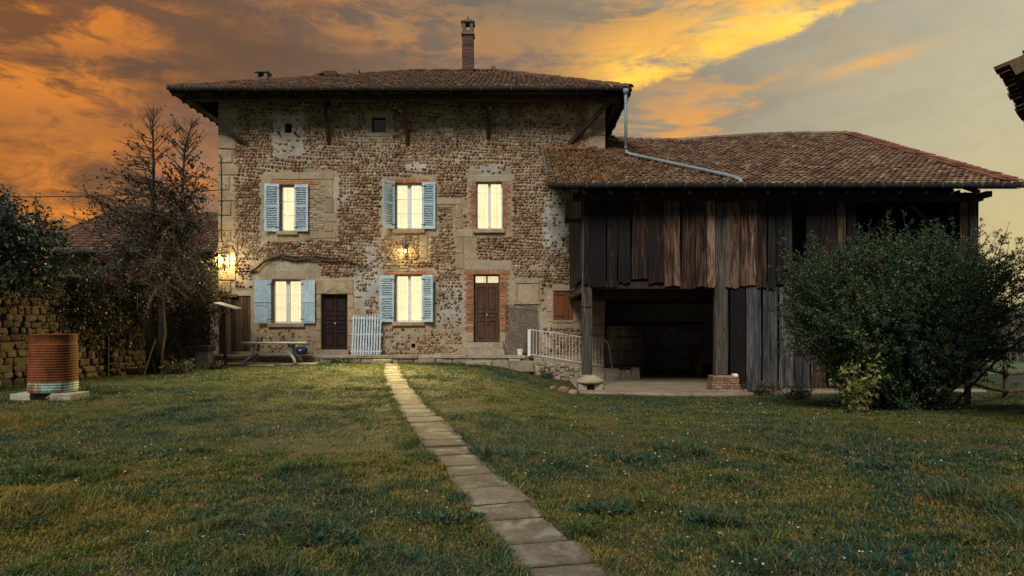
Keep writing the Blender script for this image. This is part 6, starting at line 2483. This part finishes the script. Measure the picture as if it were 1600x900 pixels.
def big_bush():
    bx0, by0 = 7.75, 13.6
    z0 = gz1(bx0, by0)
    e = empty('big_bush', (bx0, by0, z0), 'huge dark small-leaved bush in front of the right end of the barn', 'bush')
    st, sh = MB(), MB()
    LP, LD, LS = [], [], []
    def dress(pts, n, s0=.024, s1=.05, spread=.05):
        for w in range(n):
            i = random.randint(0, len(pts) - 2)
            p = pts[i].lerp(pts[i + 1], random.random())
            LP.append(tuple(p + rand_dir() * random.uniform(0, spread))); LD.append(tuple(rand_dir(.25))); LS.append(random.uniform(s0, s1))
    # skeleton of stems
    for i in range(60):
        a = random.uniform(0, 6.28)
        base = Vector((bx0 + random.uniform(-.7, .9), by0 + random.uniform(-.4, .4), z0 - .05))
        d = Vector((math.cos(a) * .75, math.sin(a) * .6, random.uniform(.7, 1.4)))
        pts = arc(base, d, random.uniform(2.6, 3.8), 8, .03, .08)
        st.tube(pts, [.035, .032, .028, .024, .02, .016, .012, .008, .004], 5, False)
        dress(pts[3:], 150, .03, .06, spread=.2)
    # body of fine shoots filling an uneven dome
    n = 0
    while n < 2300:
        d = rand_dir()
        rr = random.random() ** .4
        lump = .96 + .20 * math.sin(d.x * 5 + 1.3) * math.cos(d.z * 4 + d.y * 3) + .12 * math.sin(d.x * 13 + d.z * 9)
        lump *= .93 * min(1.25, 1 / max(abs(d.x), abs(d.z), .4) ** .5)
        p = Vector((bx0 - .08 + d.x * 1.78 * rr * lump, by0 + d.y * 1.5 * rr * lump, z0 + 1.72 + d.z * 1.40 * rr * lump))
        if p.z < z0 + .08 + 1.2 * max(0, abs(p.x - bx0) - .95): continue
        n += 1
        o = Vector((p.x - bx0, p.y - by0, p.z - z0 - 1.2)).normalized()
        L = random.uniform(.25, .55)
        pts = arc(p - o * L * .5, o + rand_dir() * .6 + Vector((0, 0, .25)), L, 4, 0, .2)
        sh.tube(pts, [.004, .0035, .003, .002, .001], 3, False)
        dress(pts, random.choice((12, 26, 48, 80)), .030, .085, spread=.075)
    for i in range(420):     # skirt of shoots down to the grass
        a = random.uniform(0, 6.28)
        p = Vector((bx0 - .12 + math.cos(a) * random.uniform(.3, 1.1), by0 + math.sin(a) * random.uniform(.3, 1.0), z0 + random.uniform(.02, .9)))
        pts = arc(p, (math.cos(a), math.sin(a), .7), random.uniform(.25, .5), 4, .05, .2)
        sh.tube(pts, [.004, .0035, .003, .002, .001], 3, False)
        dress(pts, random.choice((20, 36, 50)), .03, .07, spread=.09)
    # long whips with herring-bone side shoots breaking the outline
    whips = []
    for i in range(150):
        x = random.uniform(-2.1, 1.9)
        whips.append((Vector((bx0 + x, by0 + random.uniform(-1.1, .9), z0 + 2.62 + random.uniform(-.4, .3) - .10 * abs(x))), Vector((x * .22 + random.uniform(-.4, .4), random.uniform(-.4, .3), 1)), random.uniform(.5, 1.25)))
    for i in range(20):      # right side, reaching out over the fence
        whips.append((Vector((bx0 + 1.3 + random.uniform(-.3, .3), by0 + random.uniform(-.8, .6), z0 + random.uniform(1.5, 2.7))), Vector((1, random.uniform(-.4, .3), random.uniform(.1, 1.3))), random.uniform(.9, 1.9)))
    for i in range(40):      # left side
        whips.append((Vector((bx0 - 1.8 + random.uniform(-.2, .5), by0 + random.uniform(-.9, .6), z0 + random.uniform(.9, 3.1))), Vector((-1, random.uniform(-.5, .3), random.uniform(.1, 1.2))), random.uniform(.35, .75)))
    for i in range(520):     # all over the dome, pointing out and up
        d = rand_dir(.25)
        if d.z < -.55: continue
        p = Vector((bx0 - .1 + d.x * 1.5, by0 + d.y * 1.3, z0 + 1.65 + d.z * 1.2))
        if p.z < z0 + .3 + 1.1 * max(0, abs(p.x - bx0) - .7): continue
        whips.append((p, Vector((d.x, d.y, d.z * .7 + .55)) + rand_dir() * .35, random.uniform(.55, 1.15)))
    for (p, d, L) in whips:
        pts = arc(p, d, L, 7, .015, .09)
        sh.tube(pts, [.010, .009, .008, .007, .006, .005, .004, .002], 4, False)
        for q in range(int(L * 15)):
            g = random.uniform(.1, .97) * 7
            i = min(int(g), 6)
            a = pts[i].lerp(pts[i + 1], g - i)
            ax = (pts[i + 1] - pts[i]).normalized()
            sd = rand_dir(); sd = (sd - ax * sd.dot(ax)).normalized()
            sub = arc(a, sd + ax * .7, random.uniform(.08, .24) * (1.2 - g / 9), 2, 0, .15)
            sh.tube(sub, [.003, .002, .001], 3, False)
            dress(sub, 9, .026, .055, .018)
        dress(pts, int(L * 16), .02, .04, .02)
    st.build('stems', A['bark'], e)
    sh.build('shoots', A['dark_bark'], e)
    leaves('crown', LP, LD, LS, 'leaf_bush', e, .5)
    # variegated little shrub at its foot
    x, y = 6.15, 12.15
    z = gz1(x, y)
    e2 = empty('yellow_leaved_shrub', (x, y, z), 'small shrub with pale yellow-green leaves at the foot of the big bush', 'shrub')
    LP, LD, LS = [], [], []
    tw = MB()
    for i in range(34):
        a = random.uniform(0, 6.28)
        pts = arc((x + random.uniform(-.1, .1), y + random.uniform(-.1, .1), z), (math.cos(a) * .35, math.sin(a) * .35, 1), random.uniform(.55, 1.15), 5, .03, .15)
        tw.tube(pts, [.012, .010, .008, .006, .004, .003], 4, False)
        for w in range(17):
            LP.append(tuple(pts[random.randint(1, 5)] + rand_dir() * .04)); LD.append(tuple(rand_dir(-.3))); LS.append(random.uniform(.07, .13))
    tw.build('stems', A['bark'], e2)
    leaves('leaves', LP, LD, LS, 'leaf_yellow', e2, .42)


big_bush()


def low_plants():
    """leafy plants along the foot of the walls, each its own"""
    spots = [(-10.05, 19.7, .45, .5, 'leaf_dark', 'low leafy plant right of the tree trunk by the flower bed'),
             (-10.35, 20.6, .4, .4, 'leaf_teal', 'grey-green low plant behind the tree trunk beside the block stack'),
             (-9.7, 21.3, .35, .35, 'leaf_dark', 'dark low plant in front of the pale block stack'),
             (6.75, 18.7, .5, .45, 'leaf_dark', 'dark low plant at the foot of the grey barn boards'),
             (7.3, 17.6, .5, .5, 'leaf_dark', 'dark low plant between the barn boards and the big bush'),
             (-6.62, 23.75, .22, .14, 'leaf_bush', 'small weed growing at the terrace edge before the left door'),
             (.95, 23.2, .3, .3, 'leaf_bush', 'weed tuft growing against the ramp stones')]
    for (x, y, r, h, mt, lab) in spots:
        z = gz1(x, y)
        e = empty('low_plant', (x, y, z), lab, 'plant', 'low plants by the walls')
        LP, LD, LS = [], [], []
        tw = MB()
        for i in range(int(60 * r / .45)):
            a = random.uniform(0, 6.28)
            pts = arc((x + random.uniform(-.5, .5) * r, y + random.uniform(-.5, .5) * r, z), (math.cos(a), math.sin(a), 1.1), h * random.uniform(.6, 1.2), 4, .08, .2)
            tw.tube(pts, [.006, .005, .004, .003, .002], 3, False)
            for w in range(12):
                LP.append(tuple(pts[random.randint(1, 4)] + rand_dir() * .04)); LD.append(tuple(rand_dir(.2))); LS.append(random.uniform(.04, .09))
        tw.build('stems', A['bark'], e)
        leaves('foliage', LP, LD, LS, mt, e, .5)


low_plants()


def weeds():
    """flat leafy weeds in the lawn, each its own clump"""
    for (x, y, r, lab) in ((-.50, 4.75, .17, 'dark weed clump beside the left edge of the path in the foreground'),
                           (-1.25, 4.3, .14, 'dark weed clump in the lawn well left of the path in the foreground'),
                           (1.38, 4.72, .13, 'flat dark weed rosette in the lawn right of the path in the foreground'),
                           (.62, 5.0, .15, 'weed clump against the right edge of the path in the foreground'),
                           (1.15, 6.9, .17, 'dark weed patch in the middle of the right half of the lawn'),
                           (3.55, 6.5, .16, 'tall dark grass tuft far right in the lawn before the big bush'),
                           (-3.6, 4.6, .20, 'weed clump near the lower left corner of the lawn')):
        z = gz1(x, y)
        e = empty('weed_clump', (x, y, z), lab, 'weed', 'weed clumps in the lawn')
        LP, LD, LS = [], [], []
        for i in range(170):
            a, q = random.uniform(0, 6.28), random.random() ** .6 * r
            LP.append((x + q * math.cos(a) * 1.5, y + q * math.sin(a), z + random.uniform(.005, .045)))
            LD.append((math.cos(a) * .8 + random.uniform(-.4, .4), math.sin(a) * .8 + random.uniform(-.4, .4), random.uniform(.2, 1.0)))
            LS.append(random.uniform(.03, .065))
        leaves('foliage', LP, LD, LS, 'leaf_weed', e, .42)


weeds()

# ------------------------------------------------------------------ grass
def lawn():
    def scatter(n, x0, x1, y0, y1):
        return np.stack([RNG.uniform(x0, x1, n), RNG.uniform(y0, y1, n)], 1)
    P = []
    for (y0, y1, dens) in ((2.9, 5.0, 7000), (5.0, 7.5, 4400), (7.5, 11, 2700), (11, 15.5, 1700), (15.5, 24.2, 1000)):
        xa, xb = -.80 * y1 - .6, .80 * y1 + .6
        xa, xb = max(xa, WX + .05), min(xb, 16.5)
        P.append(scatter(int(dens * (xb - xa) * (y1 - y0)), xa, xb, y0, y1))
    P = np.concatenate(P)
    x, y = P[:, 0], P[:, 1]
    rnd = RNG.random(len(P))
    path = np.abs(x - pathx(y)) < .235 + .14 * (fbm(x * 4, y * 4, 3, 3) - .5)
    path &= ~((np.abs(np.abs(x - pathx(y)) - .235) < .03) & (rnd < .5))
    floor_ = (x > 1.75) & (y > np.interp(x, [1.7, 3, 4.4, 5.9, 7.5, 10, 13.6], [18.95, 18.7, 18.3, 18.45, 18.7, 19.3, 19.4])) & (x < 13.7)
    terr = (y > 23.88) | ((y > 23.45) & (x > -1.95) & (x < .6)) | ((x > .45) & (x < 3.2) & (y > 23.3))
    apron = (x > -11.2) & (x < -7.1) & (y > 23.0) & (rnd > .12)
    drumz = ((x + 9.1) ** 2 + (y - 13) ** 2) < .5
    bare = (fbm(x * 1.1, y * 1.1, 91, 3) > .68) & (rnd > .65)
    ok = ~(path | floor_ | terr | apron | drumz | bare)
    x, y = x[ok], y[ok]
    n = len(x)
    z = gz(x, y)
    big = fbm(x * .55, y * .55, 71, 4)
    mid = fbm(x * 2.2, y * 2.2, 77, 3)
    fin = fbm(x * 6, y * 6, 83, 2)
    lush = np.clip(.50 + (big - .5) * .9 + (mid - .5) * 1.2 + (fin - .5) * 1.5, 0, 1)
    # rough unmown patches: by the wall at the left, front left corner, right edge
    rough = np.exp(-(((x + 8.3) / 1.5) ** 2 + ((y - 9.6) / .7) ** 2)) + np.exp(-(((x - 4.6) / 1.0) ** 2 + ((y - 5.2) / .5) ** 2)) + .6 * np.exp(-(((x + 3.9) / .8) ** 2 + ((y - 5.1) / .6) ** 2))
    clump = sst(fbm(x * 2.1, y * 2.1, 99, 3), .62, .74)
    h = (.021 + .026 * lush + .075 * clump * lush + .16 * np.clip(rough, 0, 1)) * (.55 + .9 * RNG.random(n))
    edge = np.exp(-((np.abs(x - pathx(y)) - .30) / .07) ** 2) * (fbm(x * 1.7, y * 1.7, 15, 2) > .45)
    wallf = np.exp(-((x - WX) / .35) ** 2) + np.exp(-((y - 23.8) / .25) ** 2) + np.exp(-(((x + 9.1) ** 2 + (y - 13) ** 2) ** .5 - .75) ** 2 / .02)
    h = h * (1 + 1.0 * edge + 1.6 * np.clip(wallf, 0, 1))
    dist = np.hypot(x, y)
    w = (.0020 + .00026 * dist + .00022 * np.clip(dist - 8, 0, 20)) * (.7 + .6 * RNG.random(n))
    a = RNG.uniform(0, 2 * math.pi, n)
    lean = RNG.uniform(.3, 1.7, n)
    b = a + RNG.normal(0, .5, n)
    dx, dy = np.cos(b) * h * lean, np.sin(b) * h * lean
    sx, sy = -np.sin(a) * w, np.cos(a) * w
    z = z - .006
    tip = np.stack([x + dx, y + dy, z + h * (.95 - .35 * lean * .5)], 1)
    b0, b1 = np.stack([x - sx, y - sy, z], 1), np.stack([x + sx, y + sy, z], 1)
    m0 = np.stack([x + dx * .4 + sx * .8, y + dy * .4 + sy * .8, z + h * .6], 1)
    m1 = np.stack([x + dx * .4 - sx * .8, y + dy * .4 - sy * .8, z + h * .6], 1)
    nb = y < 7.5                        # bent blades close by, plain ones farther off
    na, nf = int(nb.sum()), int((~nb).sum())
    Va = np.stack([b0[nb], b1[nb], m0[nb], m1[nb], tip[nb]], 1).reshape(-1, 3)
    Vf = np.stack([b0[~nb], b1[~nb], tip[~nb]], 1).reshape(-1, 3)
    i = (np.arange(na) * 5)[:, None]
    k = (na * 5 + np.arange(nf) * 3)[:, None]
    F = np.concatenate([i + np.array([[0, 1, 2]]), i + np.array([[0, 2, 3]]), i + np.array([[3, 2, 4]]), k + np.array([[0, 1, 2]])])
    V = np.concatenate([Va, Vf])
    # blade colours: blue-green, olive and straw
    g1, g2, st = np.array([.018, .078, .062]), np.array([.085, .125, .022]), np.array([.33, .215, .06])
    t = np.clip((big - .5) * 1.2 + (mid - .5) * 1.2 + .52 + RNG.normal(0, .25, n), 0, 1)[:, None]
    c = g1 * t + g2 * (1 - t)
    dry = np.clip((.50 - lush) * 1.1 + (big - .5) * .5 + .5 * np.clip(rough, 0, .8) + RNG.normal(0, .28, n), 0, .9)
    dry = np.where(RNG.random(n) < .17, np.maximum(dry, .72), dry)[:, None]
    c = c * (1 - dry) + st * dry
    c = c * (.55 + .9 * RNG.random(n))[:, None]
    C = np.concatenate([np.repeat(c[nb], 5, axis=0), np.repeat(c[~nb], 3, axis=0)])
    o = np_object('lawn_grass', V, F, A['grass'], colors=C, loc=(0, 12, 0))
    tag(o, 'patchy grass of the lawn, green and straw coloured', 'grass', kind='stuff')

    # daisies, strewn through the lawn
    m = MB()
    k = 0
    tries = 0
    while k < 520 and tries < 9000:
        tries += 1
        yy = 3.6 + 19.5 * random.random() ** 1.3
        xx = random.uniform(-.78, .78) * yy
        if xx < WX + .3 or abs(xx - pathx(yy)) < .4 or (xx > 1.6 and yy > 18): continue
        if float(fbm(np.array([xx * .6]), np.array([yy * .6]), 55, 2)[0]) < .46: continue
        zz = gz1(xx, yy) + random.uniform(.035, .07)
        r = random.uniform(.004, .0065) + .00045 * yy
        tx, ty = random.uniform(-.4, .4), random.uniform(-.6, .2)
        ring = [(xx + r * math.cos(t), yy + r * math.sin(t), zz + r * (tx * math.cos(t) - ty * math.sin(t))) for t in (0, 1.05, 2.1, 3.14, 4.19, 5.24)]
        m.add(ring, [tuple(range(6))])
        k += 1
    o = m.build('daisies', A['daisy'])
    tag(o, 'tiny white daisies strewn through the lawn', 'daisies', kind='stuff')
    m = MB()
    for k in range(34):
        xx, yy = random.gauss(3.05, .42), random.gauss(4.55, .12)
        if random.random() < .5: xx, yy = random.uniform(1.0, 4.5), random.uniform(4, 7)
        zz = gz1(xx, yy)
        m.lathe((xx, yy, zz + random.uniform(.02, .05)), [(.003, 0), (.006, .006), (.005, .016), (.002, .024)], 6)
        m.tube([(xx, yy, zz - .01), (xx, yy, zz + .03)], .0015, 3, False)
    o = m.build('grape_hyacinths', A['blue_flower'])
    tag(o, 'small blue flowers in the grass at the lower right', 'flowers', kind='stuff')
    # straw litter and fallen leaves
    m = MB()
    for k in range(420):
        yy = random.uniform(3.4, 16)
        xx = random.uniform(-.78, .78) * yy
        if xx < WX + .2 or abs(xx - pathx(yy)) < .28: continue
        zz = gz1(xx, yy) + random.uniform(.02, .045)
        a = random.uniform(0, 6.28)
        if k % 4:
            L = random.uniform(.05, .14)
            p = Vector((xx, yy, zz)); q = p + Vector((math.cos(a) * L, math.sin(a) * L, random.uniform(-.005, .03)))
            m.tube([p, q], .0022, 3, False)
        else:
            r = random.uniform(.012, .024)
            m.add([(xx + r * math.cos(a), yy + r * math.sin(a), zz), (xx - r * .5 * math.sin(a), yy + r * .5 * math.cos(a), zz + .006), (xx - r * math.cos(a), yy - r * math.sin(a), zz + .002), (xx + r * .5 * math.sin(a), yy - r * .5 * math.cos(a), zz + .006)], [(0, 1, 2, 3)])
    o = m.build('straw_litter', A['cane'])
    tag(o, 'dry straw and fallen leaves lying in the grass', 'litter', kind='stuff')


lawn()
